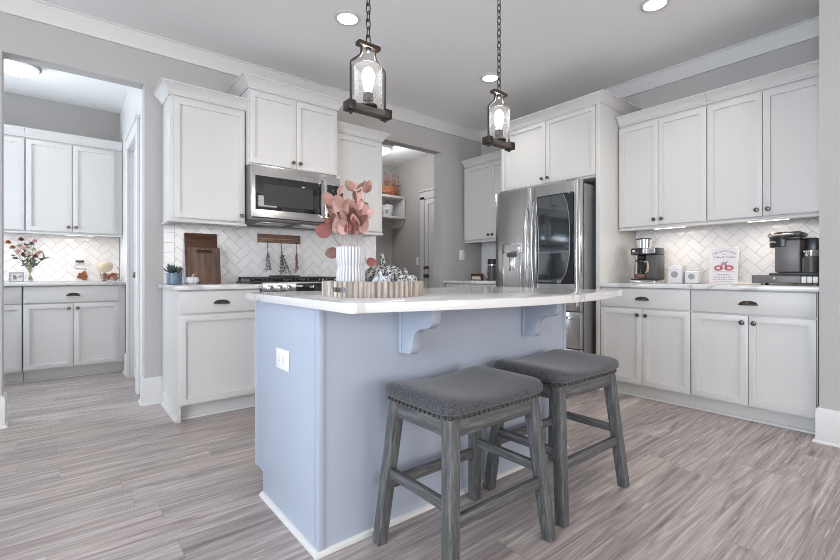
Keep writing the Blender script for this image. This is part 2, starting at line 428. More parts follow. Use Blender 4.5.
# ------------------------------------------------------------------ the setting
b = MB(); b.box((-3.4, -4.3, -.1), (4.3, 6.0, 0)); struct(b.build('floor', M['floor'], smooth=False))
b = MB(); b.box((-3.4, -4.3, CH), (4.3, 6.0, CH+.1)); struct(b.build('ceiling', M['ceiling'], smooth=False))
b = MB(); b.box((2.514-.12, YW+TH, 2.69), (XW, 5.75, 2.742)); struct(b.build('ceiling_mudroom', M['ceiling'], smooth=False))
b = MB()
b.box((-3.4, YW, 0), (-.308, YW+TH, CH)); b.box((-.308, YW, 2.385), (.463, YW+TH, CH)); b.box((.463, YW, 0), (2.514, YW+TH, CH))
b.box((2.514, YW, 2.395), (3.418, YW+TH, CH)); b.box((3.418, YW, 0), (XW, YW+TH, CH))
struct(b.build('wall_back', M['wall'], smooth=False))
b = MB(); b.box((XW, .517, 0), (XW+.12, 5.87, CH)); struct(b.build('wall_right', M['wall'], smooth=False))
b = MB(); b.box((3.40, -4.0, 0), (XW+.12, .517, CH)); struct(b.build('wall_stub', M['wall'], smooth=False))
def wall_holes(lo, hi, holes, axis, fix, t):
    b = MB()
    def bx(a0, a1, z0, z1):
        if axis == 'x': b.box((a0, fix, z0), (a1, fix+t, z1))
        else: b.box((fix, a0, z0), (fix+t, a1, z1))
    c = lo
    for a0, a1, z0, z1 in holes:
        bx(c, a0, 0, CH); bx(a0, a1, 0, z0) if z0 > 0 else None; bx(a0, a1, z1, CH); c = a1
    bx(c, hi, 0, CH); return b
struct(wall_holes(-4.12, YW, [(-1.3, 1.7, .5, 2.35)], 'y', -3.32, .12).build('wall_left', M['wall'], smooth=False))
struct(wall_holes(-3.32, 3.40, [(-2.1, .1, .3, 2.4), (1.0, 3.0, .3, 2.4)], 'x', -4.12, .12).build('wall_rear', M['wall'], smooth=False))
def win(name, a0, a1, z0, z1, axis, fix):
    b = MB(); f = .06
    def bx(p0, p1, q0, q1):
        if axis == 'x': b.box((p0, fix, q0), (p1, fix+.08, q1), .004)
        else: b.box((fix, p0, q0), (fix+.08, p1, q1), .004)
    bx(a0, a0+f, z0, z1); bx(a1-f, a1, z0, z1); bx(a0+f, a1-f, z0, z0+f); bx(a0+f, a1-f, z1-f, z1); m_ = (a0+a1)/2
    bx(m_-.03, m_+.03, z0+f, z1-f); bx(a0+f, a1-f, (z0+z1)/2-.02, (z0+z1)/2+.02)
    struct(b.build(name, M['trim'], smooth=False))
win('window_1', -1.3, 1.7, .5, 2.35, 'y', -3.29); win('window_2', -2.1, .1, .3, 2.4, 'x', -4.09); win('window_3', 1.0, 3.0, .3, 2.4, 'x', -4.09)
# pantry room and mudroom
win('window_added', 4.40, 5.20, .95, 2.2, 'y', -1.79)  # unseen pantry window, added to let in the fill light
b = MB(); b.box((-1.7, 5.85, 0), (PX+.1, 5.97, CH)); struct(b.build('wall_pantry_back', M['wall'], smooth=False))
b = MB(); b.box((-1.82, YW+TH, 0), (-1.7, 4.40, CH)); b.box((-1.82, 5.20, 0), (-1.7, 5.97, CH)); b.box((-1.82, 4.40, 0), (-1.7, 5.20, .95)); b.box((-1.82, 4.40, 2.2), (-1.7, 5.20, CH))
struct(b.build('wall_pantry_left', M['wall'], smooth=False))
b = MB(); b.box((PX, YW+TH, 0), (PX+.1, 4.27, CH)); b.box((PX, 4.27, 2.13), (PX+.1, 4.90, CH)); b.box((PX, 4.90, 0), (PX+.1, 5.85, CH))
struct(b.build('wall_pantry_right', M['trim'], smooth=False))
b = MB(); b.box((2.394, 5.75, 0), (XW, 5.87, CH)); struct(b.build('wall_mudroom_back', M['wall'], smooth=False))
b = MB(); b.box((2.274, YW+TH, 0), (2.394, 5.87, CH)); struct(b.build('wall_mudroom_left', M['wall'], smooth=False))

# ceiling crown: a sloped cove with a fillet at top and bottom
cprof = [(0, CH-.112), (.014, CH-.112), (.016, CH-.098), (.062, CH-.024), (.066, CH-.012), (.074, CH-.010), (.074, CH-.0005), (0, CH-.0005)]
b = MB(); b.sweep([(-3.2, YW), (XW, YW), (XW, .517), ], cprof); struct(b.build('trim_1', M['trim']))
bprof = [(0, 0), (.028, 0), (.028, .008), (.022, .018), (.015, .020), (.015, .185), (.011, .195), (.006, .20), (0, .20)]
b = MB(); b.sweep([(.463, YW+TH), (.463, YW), (.576, YW)], bprof); struct(b.build('baseboard_back', M['trim']))
b = MB(); b.sweep([(-3.2, YW), (-.308, YW), (-.308, YW+TH)], bprof); struct(b.build('baseboard_left', M['trim']))
b = MB(); b.sweep([(3.46, .517), (3.40, .517), (3.40, -4.0)][0:3], bprof); struct(b.build('baseboard_right', M['trim']))
b = MB(); b.sweep([(PX, 5.215), (PX, 5.0)], [(a, z*.95) for a, z in bprof]); struct(b.build('baseboard_pantry', M['trim']))
# doors: pantry side door with casing, mudroom back door
b = MB()
for y0, y1 in ((4.18, 4.27), (4.90, 4.99)): b.box((PX-.022, y0, 0), (PX-.0005, y1, 2.13), .003)
b.box((PX-.022, 4.18, 2.13), (PX-.0005, 4.99, 2.23), .003); b.box((PX-.035, 4.165, 2.23), (PX-.0005, 5.005, 2.255), .004)
struct(b.build('door_frame_1', M['trim'], smooth=False))
def mirror_door(name, x, y0, y1, z1, thick=.04):
    b = MB()
    b.shaker(0, y1-y0, .008, z1, 0, thick, .11)
    o = b.build(name, M['trim']); o.location = (x, y1, 0); o.rotation_euler = (0, 0, R(-90))
    return struct(o)
d1 = mirror_door('door_1', PX+.03, 4.273, 4.897, 2.127)
b = MB(); b.lathe([(0, 0), (.026, 0), (.026, .006), (.010, .012), (.010, .03), (.024, .04), (.026, .052), (.018, .06), (0, .062)], n=16, mtx=Matrix.Translation((.54, 0, .965)) @ Matrix.Rotation(R(90), 4, 'X'))
b.build('door_knob', M['bronze'], d1)
b = MB()
b.box((XW-.02, 4.93, 0), (XW-.0005, 5.02, 2.10), .003); b.box((XW-.02, 4.05, 2.06), (XW-.0005, 5.02, 2.17), .003); b.box((XW-.035, 4.05, 2.17), (XW-.0005, 5.035, 2.195), .004)
b.box((XW-.02, 4.0, 0), (XW-.0005, 4.09, 2.06), .003)
struct(b.build('door_frame_2', M['trim'], smooth=False))
d2 = mirror_door('door_2', XW-.014, 4.095, 4.925, 2.055, .012)
b = MB()
for z, r in ((.945, .03), (1.065, .026)):
    b.lathe([(0, 0), (r, 0), (r, .008), (.012, .014), (.012, .035), (r*.9, .045), (r, .058), (r*.6, .066), (0, .067)], n=16, mtx=Matrix.Translation((.07, 0, z)) @ Matrix.Rotation(R(90), 4, 'X'))
b.build('door_knob', M['bronze'], d2)

# herringbone tile
def clip(poly, w, h):
    for ax, lim, sg in ((0, 0, 1), (0, w, -1), (1, 0, 1), (1, h, -1)):
        out = []
        for i in range(len(poly)):
            p, q = poly[i], poly[(i+1) % len(poly)]
            dp, dq = sg*(p[ax]-lim), sg*(q[ax]-lim)
            if dp >= 0: out.append(p)
            if dp*dq < 0:
                t = dp/(dp-dq); out.append((p[0]+(q[0]-p[0])*t, p[1]+(q[1]-p[1])*t))
        poly = out
        if len(poly) < 3: return []
    return poly
def area2(p): return abs(sum(p[i][0]*p[(i+1) % len(p)][1]-p[(i+1) % len(p)][0]*p[i][1] for i in range(len(p))))/2
def herringbone(name, o, u, n, w, h, border=0, mirror=False, holes=()):
    o, u, n = Vector(o), Vector(u), Vector(n); v = Vector((0, 0, 1)); bm = bmesh.new()
    t, g, Wt = .005, .0010, .067
    def P(a, c, d): return bm.verts.new(o+u*a+v*c+n*d)
    bm.faces.new([P(a, c, .0015) for a, c in ((0, 0), (w, 0), (w, h), (0, h))]).material_index = 1
    def tile(poly):
        if len(poly) < 3 or area2(poly) < 8e-5: return
        cx = sum(p[0] for p in poly)/len(poly); cy = sum(p[1] for p in poly)/len(poly)
        sh = lambda p, k: (cx+(p[0]-cx)*k, cy+(p[1]-cy)*k)
        ta, tb = random.uniform(-.011, .011), random.uniform(-.011, .011)
        lo = [P(*p, .0015) for p in poly]; hi = [P(*sh(p, .985), t+ta*(p[0]-cx)+tb*(p[1]-cy)) for p in poly]
        bm.faces.new(hi); k = len(poly)
        for i in range(k): bm.faces.new((lo[i], lo[(i+1) % k], hi[(i+1) % k], hi[i]))
    x0 = border
    if border:
        z = 0
        while z < h: tile(clip([(g, z+g), (border-g, z+g), (border-g, z+border*1.05-g), (g, z+border*1.05-g)], w, h)); z += border*1.05
    c45 = math.sqrt(.5)
    K = int((w+h)/Wt)+8
    for i in range(-K, K):
        for j in range(-K, K):
            bx, by = i+2*j, i-2*j
            for (ax, ay, dx, dy) in ((0, 0, 2, 1), (2, -1, 1, 2)):
                X0, Y0 = (bx+ax)*Wt, (by+ay)*Wt
                q = [(X0+g, Y0+g), (X0+dx*Wt-g, Y0+g), (X0+dx*Wt-g, Y0+dy*Wt-g), (X0+g, Y0+dy*Wt-g)]
                q = [((x-y)*c45, (x+y)*c45) for x, y in q]
                if mirror: q = [(w-x, y) for x, y in q][::-1]
                xs = [p[0] for p in q]; ys = [p[1] for p in q]
                if max(xs) < x0 or min(xs) > w or max(ys) < 0 or min(ys) > h: continue
                q = clip([(x-x0, y) for x, y in q], w-x0, h)
                tile([(x+x0, y) for x, y in q])
    me = bpy.data.meshes.new(name); bmesh.ops.recalc_face_normals(bm, faces=bm.faces[:]); bm.to_mesh(me); bm.free()
    me.materials.append(M['tile']); me.materials.append(M['grout'])
    ob = bpy.data.objects.new(name, me); COL.objects.link(ob); return struct(ob)
herringbone('wall_tile_back', (.585, YW-.0005, .8992), (1, 0, 0), (0, -1, 0), 1.925, .4735, .075)
herringbone('wall_tile_right', (XW-.0005, 1.888, .8992), (0, -1, 0), (-1, 0, 0), 1.35, .4735, 0)
herringbone('wall_tile_corner', (XW-.0005, 3.80, .8992), (0, -1, 0), (-1, 0, 0), .85, .4735, 0)
herringbone('wall_tile_pantry', (-1.2, 5.8495, .8992), (1, 0, 0), (0, -1, 0), 1.67, .4735, 0)

# ------------------------------------------------------------------ cabinets
def knob(parent, x, z, y=0):
    b = MB(); b.lathe([(0, 0), (.008, 0), (.0065, .006), (.0065, .012), (.014, .017), (.0155, .023), (.012, .029), (0, .031)], n=16, mtx=Matrix.Translation((x, y, z)) @ Matrix.Rotation(R(90), 4, 'X'))
    return b.build('knob', M['bronze'], parent)
def cup_pull(parent, x, z, y=0, w=.106):
    # half-moon cup pull: arched hood open below
    bm = bmesh.new(); n, k = 20, 6; rows = []
    for i in range(n+1):
        s = -1+2*i/n; hgt = .027*math.sqrt(max(0, 1-abs(s)**2.4)); row = []
        for j in range(k+1):
            a = j/k*PI/2; d = .026*max(.05, math.sqrt(max(0, 1-s*s)))
            row.append(bm.verts.new((x+s*w/2, y-.001-d*math.sin(a), z-.014+hgt*math.cos(a))))
        rows.append(row)
    for A, B in zip(rows, rows[1:]):
        for j in range(k): bm.faces.new((A[j], B[j], B[j+1], A[j+1]))
    r = bmesh.ops.solidify(bm, geom=bm.faces[:], thickness=.002)
    mb = MB(); mb.bm.free(); mb.bm = bm
    mb.box((x-w/2, y-.004, z-.017), (x+w/2, y-.0005, z-.012), .001)
    return mb.build('cup_pull', M['bronze'], parent)
def door(parent, x0, x1, z0, z1, kx=None, kz=None, mat='white', slab=False, fr=.057):
    b = MB(); b.shaker(x0, x1, z0, z1, 0, .02, fr, slab=slab); o = b.build('door', M[mat], parent)
    if kx is not None: knob(o, kx, kz)
    return o
def drawer(parent, x0, x1, z0, z1, mat='white', pull=True):
    b = MB(); b.shaker(x0, x1, z0, z1, 0, .02, .05, slab=True); o = b.build('drawer', M[mat], parent)
    if pull: cup_pull(o, (x0+x1)/2, (z0+z1)/2)
    return o
def base_cabinet(loc, rz, w, d, label, ndoors=2, endl=False, pull=True, gap=.004, filler=0):
    t = empty('base_cabinet', label, 'cabinet', loc, rz)
    b = MB(); b.box((0, .0205, .103), (w+filler, d, .868), .001); b.build('cabinet_body', M['white'], t)
    b = MB(); b.box((.0, .085, 0), (w+filler, .1, .103)); b.sweep([(0, .085), (w+filler, .085)], [(0, 0), (.016, 0), (.012, .012), (0, .018)])
    if endl:
        b.box((-.001, .03, 0), (.018, d, .1029)); b.sweep([(0, d), (0, .03)], [(0, 0), (.016, 0), (.012, .012), (0, .018)][::1])
    b.build('toe_kick', M['white'], t)
    drawer(t, gap, w-gap, .712, .858, pull=pull)
    z0, z1 = .115, .700
    if ndoors == 2:
        m = w/2; door(t, gap, m-.002, z0, z1, m-.032, z1-.045); door(t, m+.002, w-gap, z0, z1, m+.032, z1-.045)
    else: door(t, gap, w-gap, z0, z1, w-.035, z1-.045)
    return t
def crown_prof(z, p=.058, h=.075):
    return [(0, z), (.007, z), (.007, z+.010), (.012, z+.013), (.016, z+.024), (.026, z+.038), (p*.70, z+h-.020), (p*.86, z+h-.012), (p*.86, z+h-.010), (p, z+h-.009), (p, z+h), (0, z+h)]
def upper_cabinet(loc, rz, w, d, z0, z1, label, splits, knobs, crown=.075, sides=(1, 1), rail=True, filler=0, extra=0, cz=None):
    t = empty('wall_cabinet', label, 'cabinet', loc, rz)
    # splits: door edges along x; knobs: x of each knob (or None)
    b = MB(); b.box((0, .0205, z0-.012), (w+filler, d, z1+.02), .001); b.build('cabinet_body', M['white'], t)
    for (a, c), kx in zip(splits, knobs): door(t, a, c, z0, z1, kx, z0+.045 if kx is not None else None)
    if crown:
        path = []
        if sides[0]: path.append((0, d))
        path += [(0, .012), (w+filler, .012)]
        if sides[1]: path.append((w+filler, d))
        b = MB(); b.sweep(path, crown_prof(z1+.02, .062, crown)); b.box((.0, .0125, z1+.018), (w+filler, d, z1+.03)); b.build('crown_moulding', M['white'], t)
    if rail:
        path = ([(0, d)] if sides[0] else [])+[(0, .016), (w+filler, .016)]+([(w+filler, d)] if sides[1] else [])
        b = MB(); b.sweep(path, [(-.016, z0-.03), (.008, z0-.03), (.010, z0-.024), (.004, z0-.0125), (-.016, z0-.0125)]); b.build('light_rail', M['white'], t)
    return t
RR = R(-90)
YR0 = 1.888
base_cabinet((XR, YR0, 0), RR, .675, .625, 'white base cabinet under the coffee maker, beside the tall fridge panel')
base_cabinet((XR, YR0-.677, 0), RR, .675, .625, 'white base cabinet under the grey pod brewer, touching the grey wall end')
z0, z1 = 1.376, 2.235
upper_cabinet((XU, YR0-.006, 0), RR, .675, .329, z0, z1, 'white two-door wall cabinet above the coffee maker, beside the tall fridge panel', [(.004, .325), (.329, .671)], [.297, .357], sides=(0, 0))
upper_cabinet((XU, YR0-.683, 0), RR, .665, .329, z0, z1, 'white two-door wall cabinet above the grey pod brewer', [(.004, .337), (.341, .661)], [.307, .371], sides=(0, 0))
# corner, beyond the refrigerator
base_cabinet((XR, 3.80, 0), RR, .845, .625, 'white base cabinet in the corner beyond the refrigerator')
upper_cabinet((XU, 3.79, 0), RR, .835, .329, z0, z1, 'white wall cabinet in the corner beyond the refrigerator', [(.004, .430), (.434, .831)], [.402, .462], sides=(0, 0))
# back wall
base_cabinet((.576, YB, 0), 0, .530, .620, 'white base cabinet with one door under the cutting boards', 1, True)
base_cabinet((1.873, YB, 0), 0, .600, .620, 'white base cabinet on the far side of the range behind the island', 1)
upper_cabinet((.578, YU, 0), 0, .517, .326, z0, z1-.012, 'white single-door wall cabinet above the cutting boards', [(.022, .507)], [.482])
upper_cabinet((1.862, YU, 0), 0, .514, .326, z0, z1-.012, 'white single-door wall cabinet behind the pink leaves', [(.012, .505)], [None], sides=(0, 1))
upper_cabinet((1.099, 3.43, 0), 0, .760, .390, 1.832, 2.385, 'taller white two-door cabinet above the microwave', [(.006, .376), (.380, .754)], [.348, .408], sides=(1, 1), rail=False, crown=.08)
# pantry
base_cabinet((-.285, 5.225, 0), 0, .700, .62, 'pantry base cabinet with two doors under the dried flowers', filler=.055)
base_cabinet((-1.00, 5.225, 0), 0, .710, .62, 'pantry base cabinet cut off by the grey opening edge')
upper_cabinet((-.285, 5.52, 0), 0, .693, .325, z0+.01, z1+.005, 'pantry wall cabinet with two full doors above the dried flowers', [(.004, .345), (.349, .691)], [.317, .377], sides=(0, 0), filler=.06)
upper_cabinet((-1.00, 5.52, 0), 0, .712, .325, z0+.01, z1+.005, 'pantry wall cabinet cut off by the grey opening edge', [(.004, .352), (.356, .708)], [.325, .385], sides=(0, 0))
# refrigerator surround
t = empty('refrigerator_surround', 'tall white cabinet surround boxing in the steel refrigerator', 'cabinet', (XR, 2.952, 0), RR)
b = MB(); b.box((0, 0, 0), (.03, .625, 2.42), .0015); b.build('side_panel', M['white'], t)
b = MB(); b.box((1.022, 0, 0), (1.06, .625, 2.42), .0015); b.build('side_panel', M['white'], t)
b = MB(); b.box((.0305, .0205, 1.795), (1.0215, .62, 2.42), .001); b.build('cabinet_body', M['white'], t)
door(t, .0335, .524, 1.812, 2.395, .494, 1.86); door(t, .528, 1.0185, 1.812, 2.395, .558, 1.86)
b = MB(); b.sweep([(0, .62), (0, -.001), (1.06, -.001), (1.06, .62)], crown_prof(2.395, .066, .078)); b.box((0, 0, 2.42), (1.06, .62, 2.43)); b.build('crown_moulding', M['white'], t)

# countertops
def slab(name, label, poly, z0, z1, bev=.003, mat='quartz'):
    b = MB(); b.prism(poly, (0, 0, z0), (1, 0, 0), (0, 1, 0), (0, 0, 1), z1-z0, bev); return tag(b.build(name, M[mat]), label, 'countertop')
slab('countertop', 'white quartz countertop under the coffee maker and canisters', [(3.438, .519), (4.088, .519), (4.088, 1.887), (3.438, 1.887)], .8685, .8985)
slab('countertop', 'white quartz countertop in the corner beyond the refrigerator', [(3.438, 2.954), (4.088, 2.954), (4.088, 3.819), (3.438, 3.819)], .8685, .8985)
slab('countertop', 'white quartz countertop holding the cutting boards, beside the range', [(.548, 3.173), (1.1075, 3.173), (1.1075, 3.819), (.548, 3.819)], .8685, .8985)
slab('countertop', 'white quartz countertop on the far side of the range behind the vase', [(1.8705, 3.173), (2.49, 3.173), (2.49, 3.819), (1.8705, 3.819)], .8685, .8985)
slab('countertop', 'white pantry countertop under the dried flower vase', [(-1.02, 5.197), (.472, 5.197), (.472, 5.844), (-1.02, 5.844)], .8685, .8985)

# ------------------------------------------------------------------ island
IX0, IX1, IY0, IY1 = .68, 2.181, 1.398, 2.03
t = empty('kitchen_island', 'blue-grey painted kitchen island with two curved corbels', 'kitchen island', (0, 0, 0))
b = MB()
b.box((IX0+.012, IY0+.008, 0), (IX1-.012, IY1-.08, .8555)); b.box((IX0+.012, IY1-.08, .10), (IX1-.012, IY1, .8555))
b.build('island_body', M['island'], t, smooth=False)
b = MB(); b.prism([(IY0+.03, 0), (IY1-.09, 0), (IY1-.09, .102), (IY1, .112), (IY1, .8555), (IY0+.03, .8555)], (IX0, 0, 0), (0, 1, 0), (0, 0, 1), (1, 0, 0), .012, .0008)
b.build('end_panel', M['island'], t)
b = MB(); b.prism([(IY0+.03, 0), (IY1-.09, 0), (IY1-.09, .102), (IY1, .112), (IY1, .8555), (IY0+.03, .8555)], (IX1-.012, 0, 0), (0, 1, 0), (0, 0, 1), (1, 0, 0), .012, .0008)
b.build('end_panel', M['island'], t)
b = MB(); b.box((IX0+.022, IY0, 0), (IX1-.02, IY0+.008, .8555)); b.build('back_panel', M['island'], t, smooth=False)
for x0, x1, xa in ((IX0-.0008, IX0+.022, 0), (IX1-.022, IX1+.0008, 1)):
    b = MB(); b.box((x0, IY0-.006, 0), (x1, IY0+.0305, .8555), .0015); b.build('corner_trim', M['island'], t)
b = MB(); b.box((IX0-.003, IY1-.012, .105), (IX0+.012, IY1+.003, .8555), .002); b.build('corner_trim', M['island'], t)
for p in ([(IX0, IY1-.09), (IX0, IY0), (IX1, IY0), (IX1, IY1-.09)],):
    b = MB(); b.sweep(p, [(.0, 0), (.016, 0), (.014, .009), (.008, .015), (.0, .017)]); part_label(b.build('base_moulding', M['trim'], t), 'white shoe moulding along the floor')
n = 3
for i in range(n):
    w = (IX1-IX0-.04)/n; x0 = -(IX0+.02+w*(i+1)); 
    o = MB().shaker(.003, w-.003, .12, .69, 0, .02, .057).build('door', M['island'], t); o.location = (IX0+.02+w*(i+1), IY1+.0225, 0); o.rotation_euler = (0, 0, PI)
    knob(o, .05, .65)
    o = MB().shaker(.003, w-.003, .70, .845, 0, .02, .05, slab=True).build('drawer', M['island'], t); o.location = (IX0+.02+w*(i+1), IY1+.0225, 0); o.rotation_euler = (0, 0, PI)
    cup_pull(o, w/2, .775)
# corbels: ogee profile in the y-z plane
def corbel(x):
    z1 = .8553; k = .80
    P = [(0, z1), (0, .665), (.080, .665), (.092, .670), (.098, .682)]
    for i in range(9):   # concave sweep upward and outward
        q = i/8*PI/2; P.append((.100+.070*(1-math.cos(q)), .690+.078*math.sin(q)))
    for i in range(1, 9):  # convex lip
        q = i/8*PI/2; P.append((.170+.075*math.sin(q), .768+.036*(1-math.cos(q))))
    P += [(.249, .812), (.249, z1)]
    P = [(y*k*1.02, z) for y, z in P]
    b = MB(); b.prism(P, (x, IY0-.0005, 0), (0, -1, 0), (0, 0, 1), (1, 0, 0), .040, .0012)
    b.box((x-.005, IY0-.020, .664), (x+.045, IY0-.0005, z1), .002)
    b.build('corbel', M['island'], t, ang=25)
corbel(1.027); corbel(1.797)
b = MB(); b.box((IX0-.0055, 1.643, .592), (IX0-.0002, 1.768, .674), .002)
o = b.build('outlet_plate', M['plate'], t); part_label(o, 'white double outlet plate')
b = MB()
for y in (1.6835, 1.7275):
    b.box((IX0-.0075, y-.0175, .616), (IX0-.005, y+.0175, .650), .001, m=M['plate'])
    for zz in (.633,):
        for k in (-.006, .006): b.box((IX0-.0080, y-.006, zz+k-.0012), (IX0-.0074, y+.006, zz+k+.0012), m=M['ink'])
b.build('receptacle', None, o)
# curved island top
P = []
x0, x1, yb, yf, bow = .646, 2.285, 2.068, 1.135, .150
P += [(x0, yb), (x1, yb)]
for i in range(41):
    s = 1-2*i/40; x = (x0+x1)/2+s*((x1-x0)/2-.012)
    y = yf-bow*(1-s*s)
    P.append((x, y+(0 if abs(s) < .98 else .004)))
def rnd_corner(cx, cy, r, a0, a1): return [(cx+r*math.cos(R(a0+(a1-a0)*i/6)), cy+r*math.sin(R(a0+(a1-a0)*i/6))) for i in range(7)]
mid = [p for p in P[2:] if x0+.05 < p[0] < x1-.05]
P = [P[0], P[1]]+rnd_corner(x1-.035, yf+.012, .035, 0, -62)+mid+rnd_corner(x0+.035, yf+.012, .035, -118, -180)
slab('countertop', 'thick white quartz island top with a bowed seating edge', P[::-1], .8562, .888, .0035)

# ------------------------------------------------------------------ stools
def stool(cx, cy, label):
    t = empty('counter_stool', label, 'stool', (cx, cy, 0))
    hx, hy = .251, .186           # seat half size
    fx, fy = .247, .188           # foot
    tx, ty = .200, .140           # leg top
    bm = bmesh.new(); nx, ny = 44, 40; g = []
    for i in range(nx+1):
        row = []
        for j in range(ny+1):
            u, v = -1+2*i/nx, -1+2*j/ny
            m_ = max(abs(u), abs(v)); d_ = (abs(u)**9+abs(v)**9)**(1/9)
            t_ = m_*R(120); r_ = math.sin(t_)**.42; c_ = math.cos(t_)   # the pad swells past its nailed edge
            if d_ > 1e-6: u, v = u/d_*r_, v/d_*r_
            z = .553+((.019+.037*u*u)*c_**.62 if c_ > 0 else -.021*(-c_)**.7)
            row.append(bm.verts.new((u*hx, v*hy, z)))
        g.append(row)
    for A, B in zip(g, g[1:]):
        for j in range(ny): bm.faces.new((A[j], B[j], B[j+1], A[j+1]))
    rim = [g[i][0] for i in range(nx+1)]+[g[nx][j] for j in range(1, ny+1)]+[g[i][ny] for i in range(nx-1, -1, -1)]+[g[0][j] for j in range(ny-1, 0, -1)]
    prev = rim
    for zz, k in ((.533, 1.002), (.5235, .985)):
        cur = [bm.verts.new((r.co.x*k, r.co.y*k, zz)) for r in rim]
        for i in range(len(rim)): bm.faces.new((prev[i], cur[i], cur[(i+1) % len(rim)], prev[(i+1) % len(rim)]))
        prev = cur
    bm.faces.new(prev)
    bmesh.ops.recalc_face_normals(bm, faces=bm.faces[:])
    pts = [r.co.copy() for r in rim]
    mb = MB(); mb.bm.free(); mb.bm = bm; seat = mb.build('seat', M['fabric'], t, ang=80)
    # nail heads along the lower edge of the cover
    b = MB(); k = 0
    per = []
    for i in range(len(pts)):
        a, c = pts[i], pts[(i+1) % len(pts)]; per.append((Vector((a.x, a.y)), Vector((c.x, c.y))))
    step, acc = .0225, 0
    for a, c in per:
        L = (c-a).length
        while acc < L:
            q = a+(c-a)*(acc/L); b.ball((q.x*1.006, q.y*1.006, .5315), .0056, u=8, v=5); acc += step
        acc -= L
    b.build('nailhead_trim', M['nail'], t)
    for sx in (-1, 1):
        for sy in (-1, 1):
            b = MB(); b.bar((sx*fx, sy*fy, 0), (sx*tx, sy*ty, .523), .040, .040, (0, 1, 0), .003, taper=1.08)
            b.build('leg', M['stool'], t)
    def at(z, sx, sy): 
        k = z/.523; return Vector((sx*(fx+(tx-fx)*k), sy*(fy+(ty-fy)*k), z))
    for sy in (-1, 1):
        b = MB(); p, q = at(.494, -1, sy), at(.494, 1, sy); p.y = q.y = sy*(ty+.010); b.bar(p, q, .018, .054, (0, 0, 1), .002); b.build('apron', M['stoolx'], t)
        b = MB(); b.bar(at(.215, -1, sy), at(.215, 1, sy), .022, .038, (0, 0, 1), .003); b.build('stretcher', M['stoolx'], t)
    for sx in (-1, 1):
        b = MB(); p, q = at(.494, sx, -1), at(.494, sx, 1); p.x = q.x = sx*(tx+.010); b.bar(p, q, .018, .054, (0, 0, 1), .002); b.build('apron', M['stooly'], t)
        b = MB(); b.bar(at(.262, sx, -1), at(.262, sx, 1), .022, .034, (0, 0, 1), .003); b.build('stretcher', M['stooly'], t)
    return t
s1 = stool(1.135, 1.140, 'grey saddle-seat counter stool nearer the outlet end of the island')
s1['group'] = 'counter stools at the island'
s2 = copy_tree(s1); s2.location = (1.748, 1.163, 0)
s2['label'] = 'grey saddle-seat counter stool nearer the refrigerator, partly behind the other stool'

# ------------------------------------------------------------------ refrigerator
t = empty('refrigerator', 'stainless french-door refrigerator with dark glass door panel', 'refrigerator', (3.28, 2.885, 0), RR)
W_ = .91
b = MB(); b.box((.003, .088, .02), (W_-.003, .76, 1.735), .006); b.box((.02, .10, 0), (W_-.02, .74, .02)); b.build('body', M['fridge_side'], t)
def fdoor(name, x0, x1, z0, z1):
    # door with softly bowed front
    n = 10; P = [(x1, .08), (x0, .08)]
    for i in range(n+1):
        s = i/n; x = x0+(x1-x0)*s; P.append((x, .012*((2*(x/W_)-1)**2)+(0.006 if i in (0, n) else 0)))
    b = MB(); b.prism(P, (0, 0, z0), (1, 0, 0), (0, 1, 0), (0, 0, 1), z1-z0, .003)
    return b.build(name, M['steel'], t)
mid = .440
dl = fdoor('door', .0, mid-.003, .662, 1.757); dr = fdoor('door', mid+.003, W_, .662, 1.757)
part_label(dl, 'steel door with the water dispenser'); part_label(dr, 'steel door with the dark glass panel')
b = MB(); b.prism([(mid+.062, .888), (W_-.05, .888), (W_-.05, 1.660), (mid+.062, 1.660)], (0, .0015, 0), (1, 0, 0), (0, 0, 1), (0, -1, 0), .0055, .002)
gp = b.build('glass_panel', M['fridgeglass'], dr)
iw = mid+.068
P = [(iw, .90), (W_-.17, .90), (W_-.115, .99), (W_-.085, 1.12), (W_-.08, 1.30), (W_-.088, 1.46), (W_-.105, 1.56), (W_-.14, 1.65), (iw, 1.65)]
b = MB(); b.prism(P, (0, -.0039, 0), (1, 0, 0), (0, 0, 1), (0, -1, 0), .0007, 0); b.build('reflection_shape', M['reflectglass'], gp)  # lighter curved shape stands in for the reflection on the panel
b = MB(); b.tube([(x, -.0046, z) for x, z in P[1:-1]], .0032, 6); b.tube([(iw, -.0046, 1.16), (W_-.085, -.0046, 1.16)], .0028, 6); b.build('reflection_outline', M['fridge_side'], gp)  # lines drawn around and across the reflection shape
def bow(x, z0, z1, par, dy=.060, w=.027):
    P = []
    for i in range(17):
        s = i/16; P.append((x, .004-dy*(math.sin(PI*s)**.55), z0+(z1-z0)*s))
    b = MB(); b.tube(P, w/2, 10); return b.build('handle', M['chrome'], par)
bow(mid-.036, .75, 1.62, dl); bow(mid+.034, .75, 1.62, dr)
b = MB(); b.tube([(W_-.013, -.004, .70), (W_-.013, -.004, 1.747)], .012, 10); part_label(b.build('edge_highlight', M['chrome'], dr), 'chrome strip imitating the reflection on the rounded door edge')  # added strip, stands in for the bright reflection along the door edge
b = MB(); b.box((.100, -.004, 1.170), (.325, .012, 1.265), .004, m=M['chrome']); b.box((.100, -.002, .80), (.118, .012, 1.172), .004, m=M['chrome']); b.box((.307, -.002, .80), (.325, .012, 1.172), .004, m=M['chrome'])
b.box((.118, -.0005, .80), (.307, .012, 1.172), m=M['steelh']); b.box((.175, -.03, 1.135), (.26, .0, 1.172), .006, m=M['charcoal']); b.box((.20, -.022, 1.0), (.235, -.001, 1.13), .004, m=M['chrome'])
b.box((.118, -.012, .80), (.307, 0, .815), .003, m=M['charcoal']); b.box((.13, -.0048, 1.19), (.295, -.0035, 1.25), m=M['steelh'])
b.build('dispenser', None, dl)
